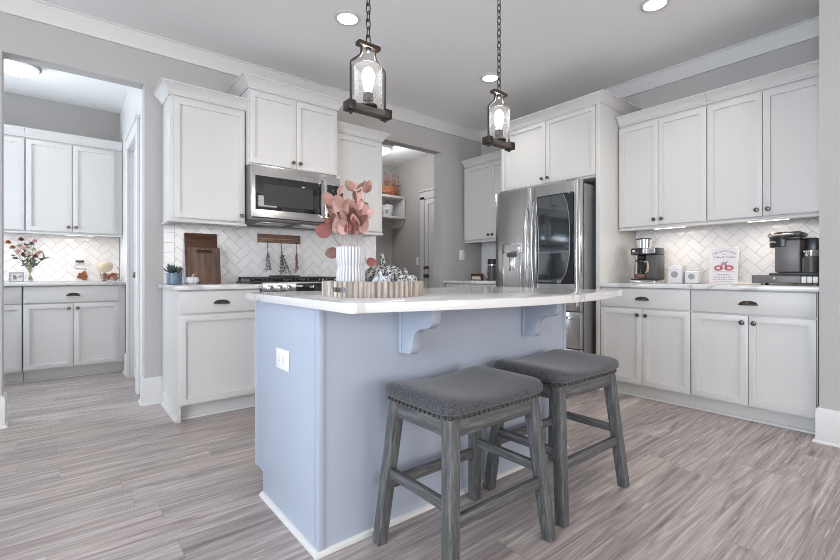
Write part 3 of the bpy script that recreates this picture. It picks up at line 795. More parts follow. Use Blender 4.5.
for z0_, z1_ in ((.352, .655), (.035, .345)):
    dd = fdoor('freezer_drawer', 0, W_, z0_, z1_)
    b = MB(); b.tube([(.06, -.048, z1_-.045), (W_-.06, -.048, z1_-.045)], .011, 10)
    for x in (.09, W_-.09): b.box((x-.01, -.045, z1_-.055), (x+.01, .008, z1_-.035), .002)
    b.build('handle', M['chrome'], dd)
for x in (.05, W_-.13):
    b = MB(); b.box((x, .02, 1.7575), (x+.08, .13, 1.775), .004); b.build('hinge_cover', M['fridge_side'], t)

# ------------------------------------------------------------------ microwave over the range
t = empty('microwave', 'stainless over-the-range microwave below the taller cabinet', 'microwave', (1.100, 3.385, 1.385))
Wm, Hm = .758, .428
b = MB(); b.box((.002, .046, .012), (Wm-.002, .430, Hm), .003, m=M['fridge_side']); b.box((.01, .02, 0), (Wm-.01, .42, .0115), .002, m=M['charcoal'])
for i in range(2): b.box((.10+.33*i, .08, -.004), (.34+.33*i, .30, .002), .001, m=M['steelh'])
b.build('body', None, t)
b = MB(); b.box((0, .0, .022), (.612, .045, Hm), .008); dr = b.build('door', M['steelh'], t)
b = MB(); b.box((.030, -.0015, .085), (.578, .004, .345), .001, m=M['blackglass']); b.box((.095, -.0022, .120), (.500, -.0012, .285), m=M['mwmesh']); b.build('window', M['blackglass'], dr)
b = MB(); b.tube([(.596, .004, .06), (.596, -.032, .085), (.596, -.038, .13), (.596, -.038, .32), (.596, -.032, .365), (.596, .004, .39)], .011, 10); b.build('handle', M['chrome'], dr)
b = MB(); b.box((.614, .0, .022), (Wm, .045, Hm), .008); cp = b.build('control_panel', M['steelh'], t)
b = MB(); b.box((.632, -.0015, .07), (Wm-.016, .003, .345), .001); kp = b.build('keypad', M['blackglass'], cp)

# ------------------------------------------------------------------ range
t = empty('gas_range', 'stainless slide-in range with knobs and dark display', 'range', (1.1095, 3.17, 0))
Wr = .7585
b = MB(); b.box((.002, .03, .02), (Wr-.002, .638, .900), .002); b.box((.03, .08, 0), (Wr-.03, .6, .02)); b.build('body', M['steelh'], t)
b = MB(); b.box((.0, .0, .835), (Wr, .0295, .912), .006); cp = b.build('control_panel', M['steelh'], t)
b = MB(); b.box((.255, -.002, .842), (.500, .002, .902), .001); ds = b.build('display', M['blackglass'], cp)
text('1:18', .022, ds, 'clock_digits', M['clock'], (.378, -.0028, .875), (R(90), 0, 0), ext=.0002)
for x in (.055, .125, .195, .56, .63, .70):
    b = MB(); b.lathe([(0, 0), (.024, 0), (.024, .006), (.019, .01), (.017, .03), (.013, .033), (0, .033)], n=20, mtx=Matrix.Translation((x, 0, .873)) @ Matrix.Rotation(R(90), 4, 'X')); b.build('knob', M['chrome'], cp)
b = MB(); b.box((.0, .0, .25), (Wr, .0295, .825), .006); od = b.build('oven_door', M['steelh'], t)
b = MB(); b.box((.12, -.002, .36), (Wr-.12, .003, .66), .001); b.build('oven_window', M['blackglass'], od)
b = MB(); b.tube([(.06, -.05, .77), (Wr-.06, -.05, .77)], .012, 10)
for x in (.08, Wr-.08): b.box((x-.01, -.05, .76), (x+.01, .0, .78), .002)
b.build('handle', M['chrome'], od)
b = MB(); b.box((.0, .0, .04), (Wr, .0295, .235), .006); b.build('warming_drawer', M['steelh'], t)
b = MB(); b.box((.004, .03, .9005), (Wr-.004, .636, .916), .003); ct = b.build('cooktop', M['black'], t)
for k in range(3):
    b = MB(); x0 = .012+k*.246; x1 = x0+.240; zt = .950
    for yy in (.045, .615): b.box((x0, yy-.007, zt-.014), (x1, yy+.007, zt), .003)
    for xx in (x0+.007, x1-.007): b.box((xx-.007, .045, zt-.014), (xx+.007, .615, zt), .003)
    b.box((x0, .323, zt-.014), (x1, .337, zt), .003)
    for yy in (.12, .185, .25, .40, .47, .54): b.box((x0+.01, yy-.005, zt-.012), (x1-.01, yy+.005, zt-.001), .002)
    for xx in (x0+.012, x1-.012):
        for yy in (.05, .33, .61): b.box((xx-.007, yy-.007, .9162), (xx+.007, yy+.007, zt-.012), .002)
    b.build('grate', M['iron'], ct)
for x, y in ((.13, .17), (.13, .49), (.38, .33), (.63, .17), (.63, .49)):
    b = MB(); b.lathe([(0, .916), (.045, .916), (.045, .924), (.03, .928), (.03, .933), (0, .934)], (x, y, 0), 20); b.build('burner', M['iron'], ct)
# griddle plate on the middle of the rear grates
b = MB(); b.box((1.37, 3.52, .951), (1.55, 3.76, .962), .004); tag(b.build('griddle_plate', M['charcoal']), 'flat dark griddle plate lying on the range grates', 'griddle')

# ------------------------------------------------------------------ lamps
def recessed(x, y, label):
    t = empty('recessed_light', label, 'ceiling light', (x, y, CH), 0, 'recessed ceiling lights')
    b = MB(); b.lathe([(.066, -.001), (.088, -.001), (.090, -.006), (.070, -.010), (.066, -.006)], n=32, cap=False); b.build('trim_ring', M['trim'], t)
    b = MB(); b.lathe([(0, -.004), (.0665, -.004)], n=32, cap=False); b.build('lens', M['glow'], t)
    l = bpy.data.lights.new('recessed_lamp', 'SPOT'); l.energy = 26; l.spot_size = R(130); l.spot_blend = .8; l.color = (1, .95, .89); l.shadow_soft_size = .07
    o = bpy.data.objects.new('recessed_lamp', l); COL.objects.link(o); o.parent = t; o.location = (0, 0, -.02)
recessed(1.52, 2.67, 'recessed ceiling light beside the nearer pendant chain')
recessed(2.98, 2.67, 'recessed ceiling light beside the far pendant chain')
recessed(3.0, 1.26, 'recessed ceiling light cut by the top of the picture near the cabinets')
def flush(x, y, z, label, e):
    t = empty('flush_ceiling_light', label, 'ceiling light', (x, y, z))
    b = MB(); b.lathe([(0, -.0005), (.135, -.0005), (.140, -.03), (.152, -.042), (.153, -.056), (.145, -.062), (.13, -.062), (0, -.05)], n=40); b.build('metal_pan', M['nickel'], t)
    b = MB(); b.lathe([(.140, -.062), (.134, -.074), (.112, -.100), (.078, -.118), (.04, -.128), (0, -.131)], n=40, cap=False); b.build('glass_bowl', M['frost'], t)
    b = MB(); b.lathe([(0, -.128), (.012, -.130), (.014, -.138), (.008, -.146), (.005, -.152), (0, -.154)], n=16); b.build('finial', M['chrome'], t)
    l = bpy.data.lights.new('flush_lamp', 'POINT'); l.energy = e; l.color = (.97, .98, 1); l.shadow_soft_size = .12
    o = bpy.data.objects.new('flush_lamp', l); COL.objects.link(o); o.parent = t; o.location = (0, 0, -.24)
flush(-.30, 4.90, CH, 'round frosted flush light on the pantry ceiling', 3)
flush(3.27, 4.85, 2.69, 'round frosted flush light on the mudroom ceiling', 14)
def pendant(x, y, zb, label):
    t = empty('pendant_lamp', label, 'pendant lamp', (x, y, zb), 0, 'pendant lamps over the island')
    # driftwood beam with bolted end blocks
    b = MB(); b.box((-.098, -.021, 0), (.098, .021, .030), .003); b.build('crossbar', M['beam'], t)
    for s in (-1, 1):
        b = MB(); b.box((s*.092-.016, -.026, -.004), (s*.092+.016, .026, .036), .003)
        b.lathe([(0, -.016), (.007, -.015), (.007, -.004), (.011, -.0035), (.011, 0), (0, 0)], (s*.085, 0, 0), 12); b.build('end_block', M['iron_bronze'], t)
    zt = .288
    b = MB()
    for s in (-1, 1):
        P = [(s*.085, 0, .02), (s*.085, 0, .195)]
        for i in range(1, 9):
            a = i/8; P.append((s*(.085-.050*(a*a*(3-2*a))), 0, .195+.058*a))
        P += [(s*.033, 0, .262), (s*.033, 0, zt)]
        b.tube(P, .0055, 8)
    b.build('yoke', M['iron_bronze'], t)
    b = MB(); b.box((-.055, -.017, zt-.006), (.055, .017, zt+.013), .004); b.ball((0, 0, zt-.012), .012, u=12, v=8); b.build('top_bar', M['iron_bronze'], t)
    b = MB(); b.lathe([(0, .030), (.038, .030), (.040, .036), (.028, .046), (.022, .05), (.022, .088), (.018, .09), (0, .09)], n=24); b.build('socket', M['iron_bronze'], t)
    b = MB(); b.lathe([(.058, .038), (.0595, .05), (.060, .196), (.059, .201), (.056, .203)], n=36, cap=False); b.build('glass_shade', M['seeded'], t)
    b = MB(); b.lathe([(0, .09), (.014, .092), (.016, .105), (.024, .13), (.028, .155), (.024, .182), (.014, .197), (0, .202)], n=20); b.build('bulb', M['bulb'], t)
    ztop = CH-zb
    b = MB(); z = zt+.012; i = 0; pitch = .034
    while z < ztop-.03:
        P = []
        for k in range(12):
            a = 2*PI*k/12; px, pz = .0095*math.cos(a), (.0125 if math.sin(a) > 0 else -.0125)*(1 if abs(math.sin(a)) > .01 else 0)+.0095*math.sin(a)
            P.append((px, 0, z+.018+pz) if i % 2 == 0 else (0, px, z+.018+pz))
        b.tube(P, .0028, 6, closed=True); z += pitch; i += 1
    b.build('chain', M['iron_bronze'], t)
    b = MB(); b.lathe([(0, ztop-.038), (.012, ztop-.036), (.02, ztop-.026), (.055, ztop-.018), (.062, ztop-.001), (0, ztop-.001)], n=28); b.build('ceiling_canopy', M['iron_bronze'], t)
    l = bpy.data.lights.new('pendant_bulb', 'POINT'); l.energy = 1.4; l.color = (1, .94, .86); l.shadow_soft_size = .03
    o = bpy.data.objects.new('pendant_bulb', l); COL.objects.link(o); o.parent = t; o.location = (0, 0, .25)
pendant(1.012, 1.6, 1.658, 'iron and glass pendant lamp on a chain above the tray end of the island')
pendant(1.857, 1.6, 1.675, 'iron and glass pendant lamp on a chain in front of the refrigerator cabinet')
def undercab(loc, rz, L, e, label):
    t = empty('under_cabinet_light', label, 'light', loc, rz)
    b = MB(); b.box((-L/2, -.03, 0), (L/2, .03, .012), .003); b.build('housing', M['plate'], t)
    b = MB(); b.box((-L/2+.006, -.024, -.004), (L/2-.006, .024, -.0002), .001); b.build('diffuser', M['undercab'], t)
    l = bpy.data.lights.new('strip_lamp', 'AREA'); l.shape = 'RECTANGLE'; l.size = L*.9; l.size_y = .04; l.energy = e; l.color = (1, .88, .74)
    o = bpy.data.objects.new('strip_lamp', l); COL.objects.link(o); o.parent = t; o.location = (0, 0, -.008)
uz = 1.3515
undercab((3.835, 1.50, uz), RR, .24, 1.15, 'lit strip light under the wall cabinet above the canisters')
undercab((3.835, .855, uz), RR, .24, 1.15, 'lit strip light under the wall cabinet above the pod brewer')
undercab((.12, 5.575, uz+.01), 0, .24, 1.3, 'lit strip light under the pantry cabinet above the outlet')
undercab((-.55, 5.575, uz+.01), 0, .24, .9, 'lit strip light under the pantry cabinet behind the opening edge')

# ------------------------------------------------------------------ switch and outlet plates
def plate(name, loc, rz, w, h, label, kind):
    t = empty(name, label, 'switch' if kind == 'switch' else 'outlet', loc, rz)
    b = MB(); b.box((-w/2, -.006, -h/2), (w/2, -.0003, h/2), .002); b.build('cover_plate', M['plate'], t)
    b = MB(); b.box((-.017, -.009, -.033), (.017, -.0055, .033), .0015); b.build('rocker' if kind == 'switch' else 'receptacle', M['plate'], t)
    return t
plate('light_switch', (3.757, YW, 1.203), 0, .085, .118, 'white light switch plate on the grey wall beside the mudroom opening', 'switch')
plate('light_switch', (XW, 5.10, 1.165), RR, .075, .115, 'white light switch plate inside the mudroom beside the back door', 'switch')
o = plate('wall_outlet', (.127, 5.8435, 1.160), 0, .075, .118, 'white pantry outlet plate with a black plug bar above the leaf print', 'outlet')
b = MB(); b.box((-.036, -.03, -.065), (.036, -.0062, -.045), .003); b.build('plug_bar', M['black'], o)

# ------------------------------------------------------------------ tray, vase and decor on the island
ZI = .8882
tcx, tcy, tr = .972, 1.500, .203
def tray():
    bm = bmesh.new(); NS = 336; FL = 56
    zs = [0, .018, .036, .058]
    ro = lambda i: tr-.010+.0105*abs(math.cos(PI*FL*i/NS)) 
    ri = tr-.016
    def solid(i, k):
        if k == 1:
            a = 360*(i+.5)/NS
            for c in (199, 19):
                if abs(((a-c+180) % 360)-180) < 10: return False
        return True
    V = {}
    def v(i, k, o):
        key = (i % NS, k, o)
        if key not in V:
            a = 2*PI*(i % NS)/NS; r = ro(i % NS) if o else ri
            V[key] = bm.verts.new((r*math.cos(a), r*math.sin(a), zs[k]))
        return V[key]
    for i in range(NS):
        for k in range(3):
            if not solid(i, k): continue
            bm.faces.new((v(i, k, 1), v(i+1, k, 1), v(i+1, k+1, 1), v(i, k+1, 1)))
            bm.faces.new((v(i+1, k, 0), v(i, k, 0), v(i, k+1, 0), v(i+1, k+1, 0)))
            if k == 2 or not solid(i, k+1): bm.faces.new((v(i, k+1, 1), v(i+1, k+1, 1), v(i+1, k+1, 0), v(i, k+1, 0)))
            if k == 0 or not solid(i, k-1): bm.faces.new((v(i, k, 0), v(i+1, k, 0), v(i+1, k, 1), v(i, k, 1)))
            for e in (0, 1):
                if not solid((i+(1 if e else -1)) % NS, k):
                    q = (i+e); bm.faces.new((v(q, k, 0), v(q, k+1, 0), v(q, k+1, 1), v(q, k, 1)))
    bmesh.ops.recalc_face_normals(bm, faces=bm.faces[:])
    t = empty('round_tray', 'round whitewashed wooden tray with fluted rim on the island', 'tray', (tcx, tcy, ZI))
    mb = MB(); mb.bm.free(); mb.bm = bm; mb.build('fluted_rim', M['tray'], t, ang=20)
    b = MB(); b.lathe([(0, .0005), (ri-.0005, .0005), (ri-.0005, .012), (0, .012)], n=64); b.build('tray_base', M['tray'], t)
tray()
ZT = ZI+.0122
vx, vy = .872, 1.505
def ribbed(n, d): return lambda t, r, z: r*(1-d*abs(math.sin(n*t/2))**7)
b = MB(); b.lathe([(0, 0), (.050, 0), (.054, .004), (.0565, .05), (.0555, .082), (.0515, .096), (.0495, .102), (.0515, .108), (.0565, .122), (.0575, .150), (.0565, .178), (.053, .178), (.051, .15), (.045, .10), (.048, .02), (0, .015)], n=312, fn=ribbed(26, .14))
o = b.build('ribbed_vase', M['ceramic'], ang=50); o.location = (vx, vy, ZT); tag(o, 'white ribbed ceramic vase with a pinched waist in the tray', 'vase')
def leaf(mb, p, d, nrm, L, w, mat, curl=.2):
    # cupped oval leaf with real thickness; p base, d direction, nrm facing
    d = Vector(d).normalized(); nrm = Vector(nrm); nrm = (nrm-d*nrm.dot(d)); nrm = nrm.normalized() if nrm.length > 1e-4 else d.orthogonal().normalized(); s = d.cross(nrm)
    bm = bmesh.new(); n, k = 8, 4; rows = []
    for i in range(n+1):
        a = i/n; hw = w/2*math.sin(PI*min(.998, max(.012, a**.8)))**.62
        c = Vector(p)+d*L*a+nrm*(-curl*L*a*a*.5)
        rows.append([bm.verts.new(c+s*hw*(j/k*2-1)+nrm*(.22*hw*(abs(j/k*2-1)**2))) for j in range(k+1)])
    for A, B in zip(rows, rows[1:]):
        for j in range(k): bm.faces.new((A[j], B[j], B[j+1], A[j+1]))
    bmesh.ops.solidify(bm, geom=bm.faces[:], thickness=.0009)
    bmesh.ops.recalc_face_normals(bm, faces=bm.faces[:])
    mb._merge(bm, mat)
t = empty('eucalyptus_bouquet', 'dried pink and rust eucalyptus branches standing in the ribbed vase', 'bouquet', (vx, vy, ZT))
rnd = random.Random(12)
VR = Vector((.777, -.63, 0)); VF = Vector((.63, .777, 0))   # sideways and away, as seen across the island
stems = [(-.080, .345, .02), (-.045, .375, -.03), (.005, .40, .02), (.032, .385, -.04), (.055, .395, .02), (.062, .29, -.02), (-.068, .26, -.03), (.04, .27, -.06), (-.015, .32, -.07)]
for si, (sx, hz, sf) in enumerate(stems):
    tip = VR*sx+VF*sf+Vector((0, 0, hz)); base = VR*sx*.12+VF*sf*.2+Vector((0, 0, .03)); lip = VR*sx*.28+VF*sf*.3+Vector((0, 0, .185))
    pts = []
    for i in range(13):
        a = i/12; pts.append(base*(1-a)**2+lip*2*a*(1-a)+tip*a*a)
    b = MB(); b.tube(pts, .0026, 6, r2=.001); st = b.build('branch', M['palestem'], t)
    b = MB()
    for i in range(5, 13):
        p = pts[i]
        if p.z < .225: continue
        for sd in (-1, 1):
            if rnd.random() < .22: continue
            L = rnd.uniform(.040, .060); w = L*rnd.uniform(.58, .80)
            tan = (pts[i]-pts[i-1]).normalized()
            side = (VR*sd*rnd.uniform(.4, 1)+VF*rnd.uniform(-.8, .5)).normalized()
            dd = side*rnd.uniform(.35, .8)+tan*rnd.uniform(.6, 1.3)+Vector((0, 0, rnd.uniform(-.1, .3)))
            nn = -VF+VR*rnd.uniform(-1.1, 1.1)+Vector((0, 0, rnd.uniform(-.4, .6)))
            mt = rnd.choice(['leaf_rose', 'leaf_brown', 'leaf_pink', 'leaf_rose', 'leaf_rose', 'leaf_pink', 'leaf_brown'])
            if p.z < .27 and rnd.random() < .45: mt = 'leaf_red'
            leaf(b, p, dd, nn, L, w, M[mt], rnd.uniform(-.2, .5))
    b.build('leaves', None, st, ang=60)
# low drooping sprigs: one brown leaf one side, one red the other
for (sx, zz, mt, L) in ((-.064, .158, 'leaf_brown', .056), (.080, .122, 'leaf_red', .044), (-.10, .232, 'leaf_red', .07)):
    sgn = 1 if sx > 0 else -1
    p0 = Vector((0, 0, .15)); p1 = VR*sx*.62+Vector((0, 0, .195)); p2 = VR*sx*.75+Vector((0, 0, zz))
    pts = [p0*(1-a)**2+p1*2*a*(1-a)+p2*a*a for a in [i/8 for i in range(9)]]
    b = MB(); b.tube(pts, .0018, 6, r2=.001); st = b.build('branch', M['twig'], t)
    b = MB(); leaf(b, p2, VR*sgn+Vector((0, 0, -.1 if zz < .2 else .3)), -VF, L, L*.8, M[mt], .2); b.build('leaves', None, st, ang=60)

def pumpkin(name, loc, r, h, lobes, mat, label, cat, stem_h=.02, tilt=0, rz=0, stem_mat=None, dent=.11):
    t = empty(name, label, cat, loc, rz)
    pr = []
    for i in range(15):
        a = -PI/2+PI*i/14; pr.append((max(0, r*math.cos(a)**.72 if math.cos(a) > 1e-6 else 0), h/2+h/2*math.sin(a)*(1 if a < .7 else .96)))
    pr[0] = (0, 0.002); pr[-1] = (0, h*.86); pr[-2] = (r*.22, h*.93)
    b = MB(); b.lathe(pr, n=lobes*8, fn=lambda t_, rr, z: rr*(1-dent*(1-abs(math.sin(lobes*t_/2)))**1.6))
    b.build('body', mat, t, ang=80)
    b = MB(); P = [(0, 0, h*.82), (.002, 0, h*.95), (.006, .002, h+stem_h*.5), (.016, .004, h+stem_h)]
    b.tube(P, r*.16, 8, r2=r*.10); b.build('stem', stem_mat or mat, t)
    return t
pumpkin('fabric_pumpkin', (1.052, 1.545, ZT), .086, .116, 9, M['lace'], 'large fabric pumpkin in black and white print in the tray', 'pumpkin', .040, rz=R(200), dent=.2)
pumpkin('fabric_pumpkin', (.962, 1.425, ZT), .040, .070, 8, M['dots'], 'small pale fabric pumpkin with grey print beside the ribbed vase', 'pumpkin', .014, rz=R(60))
pumpkin('fabric_pumpkin', (1.070, 1.400, ZT), .047, .074, 8, M['lace'], 'small black and white printed pumpkin near the tray rim', 'pumpkin', .022, rz=R(150), dent=.2)
# ------------------------------------------------------------------ counter beside the range: boards, plant, pumpkin
ZC = .8988
def board(name, w, h, th, loc, lean, label, mat, hole=None, mat2=None):
    # lean about x; the bottom edge rests on the counter, back towards the wall
    t = empty(name, label, 'cutting board', loc); t.rotation_euler = (R(-lean), 0, 0)
    b = MB()
    if hole:
        hw, hz, hh = hole; c = w/2
        b.box((0, 0, 0), (w, th, hz-hh)); b.box((0, 0, hz+hh), (w, th, h)); b.box((0, 0, hz-hh), (c-hw, th, hz+hh)); b.box((c+hw, 0, hz-hh), (w, th, hz+hh))
        # rounded ends of the grip slot
        for sg in (-1, 1):
            for q in (-1, 1): b.prism([(0, 0), (.012, 0), (0, .012)], (c+sg*hw, 0, hz+q*hh), (-sg, 0, 0), (0, 0, -q), (0, 1, 0), th)
    else: b.box((0, 0, 0), (w, th, h), .004)
    bd = b.build('board', mat, t)
    return t
board('cutting_board', .236, .402, .018, (.725, 3.735, ZC+.0002), 9, 'tall dark walnut cutting board leaning behind the smaller one', M['board_dark'])
o = board('cutting_board', .232, .285, .018, (.737, 3.706, ZC+.0002), 9, 'shorter acacia cutting board with a grip slot in front of the dark one', M['board'], (.058, .252, .013))
t = empty('potted_succulent', 'grey-green succulent in a small blue pot beside the cutting boards', 'potted plant', (.604, 3.50, ZC))
b = MB(); b.lathe([(0, 0), (.044, 0), (.047, .004), (.049, .075), (.0475, .082), (.044, .08), (.043, .07), (0, .068)], n=32); b.build('pot', M['bluepot'], t)
b = MB(); rnd = random.Random(3)
for cx, cy, k, s in ((-.02, .0, 15, 1.1), (.025, -.012, 11, .85), (.0, .022, 9, .8)):
    for i in range(k):
        a = i*2.4; el = .25+.9*i/k; d = Vector((math.cos(a)*math.cos(el), math.sin(a)*math.cos(el), math.sin(el)))
        leaf(b, (cx, cy, .078), d, Vector((0, 0, 1)), .066*s, .021*s, M['succulent'], -.4)
b.build('rosette', None, t, ang=60)
pumpkin('ceramic_pumpkin', (.722, 3.52, ZC), .047, .058, 9, M['ceramic'], 'small white ceramic pumpkin beside the cutting boards', 'pumpkin', .018, stem_mat=M['tan'], dent=.16)
t = empty('small_bottle', 'tiny clear bottle between the blue pot and white pumpkin', 'bottle', (.664, 3.56, ZC))
b = MB(); b.lathe([(0, 0), (.014, 0), (.015, .004), (.015, .05), (.008, .062), (.008, .078), (.010, .08), (.007, .08)], n=20, cap=False); b.build('glass_body', M['glass'], t)
b = MB(); b.lathe([(0, .078), (.007, .078), (.007, .092), (0, .093)], n=14); b.build('cork', M['tan'], t)

# hanging rack with dried bunches
t = empty('hanging_rack', 'wooden rack with hooks on the tile above the range', 'rack', (1.291, YW-.0065, 1.247))
b = MB(); b.box((0, -.018, 0), (.385, -.0005, .074), .003); b.box((.008, -.0205, .016), (.377, -.0175, .056), .001); b.build('backboard', M['rack'], t)
b = MB(); b.tube([(.03, -.024, .034), (.355, -.024, .034)], .0025, 6)
for x in (.03, .355): b.tube([(x, -.016, .034), (x, -.024, .034)], .003, 6)
b.build('rail', M['copper'], t)
for x in (.078, .198, .338):
    b = MB(); b.tube([(x, -.017, .012), (x, -.034, .008), (x, -.038, -.006), (x, -.032, -.014), (x, -.026, -.010)], .0026, 6); b.build('hook', M['iron'], t)
def bunch(x, mat, label, lens, spread, seed, kind):
    t = empty('dried_bunch', label, 'dried flowers', (1.291+x, YW-.0065-.036, 1.247-.014)); r = random.Random(seed)
    b = MB(); b.tube([(0, 0, .006), (.004, 0, -.004), (0, 0, -.012), (-.004, 0, -.004), (0, 0, .006)], .0016, 6); b.tube([(0, 0, -.01), (0, 0, -.035)], .005, 8); b.build('twine', M['twig'], t)
    b = MB(); b2 = MB()
    for i in range(len(lens)*3):
        L = lens[i % len(lens)]*r.uniform(1.0, 1.2); sx = spread[i % len(lens)]+r.uniform(-.012, .012); sy = r.uniform(-.012, .008)
        pts = [Vector((sx*a**1.4, sy*a-.0, -.015-L*a)) for a in [k/8 for k in range(9)]]
        b.tube(pts, .0012, 5)
        for k in range(3, 9):
            for q in range(3):
                p = pts[k]+Vector((r.uniform(-.008, .008), r.uniform(-.008, .006), r.uniform(-.006, .006)))
                if kind == 'leaf': leaf(b2, p, (r.uniform(-1, 1), r.uniform(-.5, .5), -1), (r.uniform(-1, 1), -1, .2), .016, .006, mat, .2)
                else: b2.ball(p, r.uniform(.0028, .0048), u=6, v=4, m=mat)
    b.build('stems', M['twig'], t); b2.build('dried_heads', None, t)
bunch(.078, M['lav'], 'dried bunch with small dusky heads on the first hook over the range knobs', [.20, .18], [-.006, .016], 1, 'ball')
bunch(.198, M['green'], 'forked dried bunch with grey-green leaves on the middle hook', [.215, .20, .21], [.004, .028, .068], 2, 'leaf')
bunch(.338, M['berry'], 'dried bunch with red berries on the hook nearest the vase', [.205, .19], [-.004, .010], 3, 'ball')

# ------------------------------------------------------------------ right counter
def on_right(name, label, cat, y, x=0): return empty(name, label, cat, (x, y, ZC), RR)
# drip coffee maker (local: x along the wall, -y towards the room)
t = on_right('coffee_maker', 'black and steel drip coffee maker with glass carafe beside the fridge panel', 'coffee maker', 1.772, 3.73); t.scale = (.88, .74, 1)
b = MB(); b.box((0, 0, 0), (.235, .26, .022), .006, m=M['chrome']); b.box((.008, .01, .0222), (.227, .25, .034), .003, m=M['black']); b.build('base', None, t)
b = MB(); b.box((.135, .045, .034), (.235, .25, .235), .008, m=M['charcoal']); b.box((.005, .17, .034), (.135, .25, .235), .006, m=M['black']); b.build('column', None, t)
b = MB(); b.box((.0, .02, .2352), (.235, .25, .292), .010); hd = b.build('brew_head', M['black'], t)
b = MB(); b.box((.115, .0145, .243), (.228, .0205, .289), .002, m=M['chrome'])
for i in range(3): b.lathe([(0, 0), (.010, 0), (.009, .005), (0, .006)], n=12, mtx=Matrix.Translation((.14+.03*i, .0145, .263)) @ Matrix.Rotation(R(90), 4, 'X'), m=M['ltgrey'])
b.box((.018, .0185, .262), (.045, .0203, .274), m=M['plate']); b.box((.018, .0185, .250), (.075, .0203, .253), m=M['plate'])
b.build('control_panel', None, hd)
b = MB(); b.lathe([(.066, .2925), (.068, .36), (.068, .365)], (.085, .13, 0), 28, cap=True, m=M['chrome']); b.lathe([(0, .3652), (.071, .3652), (.071, .374), (.05, .378), (0, .379)], (.085, .13, 0), 28, m=M['black']); b.build('bean_hopper', None, t)
b = MB(); b.lathe([(0, .0345), (.055, .0345), (.062, .045), (.063, .10), (.055, .145), (.045, .165), (.046, .178)], (.072, .095, 0), 28, cap=False); cf = b.build('carafe', M['glass'], t)
b = MB(); b.lathe([(0, .200), (.03, .200), (.05, .190), (.049, .178), (0, .178)], (.072, .095, 0), 24); b.build('carafe_lid', M['black'], cf)
b = MB(); b.tube([(.115, .075, .178), (.150, .05, .175), (.158, .04, .14), (.152, .045, .10), (.132, .06, .085)], .010, 8); b.build('carafe_handle', M['tan'], cf)
b = MB(); b.lathe([(0, .036), (.05, .036), (.058, .045), (.059, .075), (0, .076)], (.072, .095, 0), 24); b.build('coffee', M['twig'], cf)
def canister(y, w, h, label):
    t = on_right('canister', label, 'canister', y, 3.80); t['group'] = 'white canisters'
    b = MB(); b.box((0, 0, 0), (w, w, h), .010, 3); bd = b.build('body', M['ceramic'], t)
    b = MB(); b.lathe([(0, h), (w*.44, h), (w*.46, h+.004), (w*.44, h+.014), (w*.2, h+.018), (0, h+.018)], (w/2, w/2, 0), 28); b.lathe([(0, h+.018), (.006, h+.018), (.009, h+.024), (.007, h+.032), (0, h+.034)], (w/2, w/2, 0), 14); b.build('lid', M['ceramic'], t)
    b = MB(); b.lathe([(0, 0), (w*.23, 0), (w*.22, .0015), (0, .0015)], n=28, mtx=Matrix.Translation((w/2, 0, h*.55)) @ Matrix.Rotation(R(90), 4, 'X')); b.build('label_plate', M['ltgrey'], bd)
canister(1.503, .112, .128, 'larger white square canister with grey oval label beside the coffee maker')
canister(1.374, .098, .098, 'smaller white square canister with grey oval label beside the printed sign')
# printed sign
t = on_right('printed_sign', 'white printed drink sign leaning on the tile between canisters and pod brewer', 'sign', 1.252, 3.955); t.rotation_euler = (R(-7), 0, RR)
b = MB(); b.box((0, 0, 0), (.188, .012, .280), .001, m=M['plate']); bd = b.build('panel', None, t)
b = MB(); b.box((.002, -.0008, .002), (.186, .0001, .278)); pr = b.build('print', M['paper'], t)
rotp = (R(90), 0, 0)
s_ = 'HAND ROASTED FRESH'
for i, ch in enumerate(s_):
    if ch == ' ': continue
    a = (i-(len(s_)-1)/2)/len(s_)
    q = text(ch, .018, pr, 'lettering', M['ink'], (.094+a*.155, -.001, .252-.06*a*a*1.6), (R(90), R(a*22)*1, 0))
text('and', .012, pr, 'lettering', M['ink'], (.094, -.001, .229), rotp)
text('Coffee & Toddies', .021, pr, 'lettering', M['ink'], (.094, -.001, .206), rotp)
b = MB()   # mug between two doughnut shapes
for x in (.058, .130): b.lathe([(.013, -.001), (.030, -.001), (.030, -.0002), (.013, -.0002)], n=24, cap=False, mtx=Matrix.Translation((x, -.0018, .122)) @ Matrix.Scale(.72, 4, (0, 0, 1)) @ Matrix.Rotation(R(90), 4, 'X'), m=M['inkred'])
b.prism([(.072, .150), (.116, .150), (.110, .112), (.078, .112)], (0, -.001, 0), (1, 0, 0), (0, 0, 1), (0, -1, 0), .0006, m=M['inkred'])
b.prism([(.086, .142), (.102, .142), (.099, .112), (.089, .112)], (0, -.0016, 0), (1, 0, 0), (0, 0, 1), (0, -1, 0), .0006, m=M['paper'])
b.prism([(.098, .150), (.118, .178), (.122, .176), (.104, .150)], (0, -.001, 0), (1, 0, 0), (0, 0, 1), (0, -1, 0), .0006, m=M['ink'])
b.prism([(.076, .152), (.080, .166), (.094, .171), (.106, .164), (.110, .152)], (0, -.001, 0), (1, 0, 0), (0, 0, 1), (0, -1, 0), .0005, m=M['ltgrey'])
b.build('artwork', None, pr)
b = MB()
for z, x0_, x1_ in ((.092, .02, .168), (.072, .05, .14), (.060, .03, .155), (.048, .03, .15), (.032, .02, .165), (.018, .03, .155)):
    x = x0_
    rr = random.Random(int(z*1000))
    while x < x1_:
        w = rr.uniform(.006, .018); b.box((x, -.0014, z-.0022), (min(x+w, x1_), -.0008, z+.0022)); x += w+.004
b.build('fine_print', M['ltgrey'], pr)
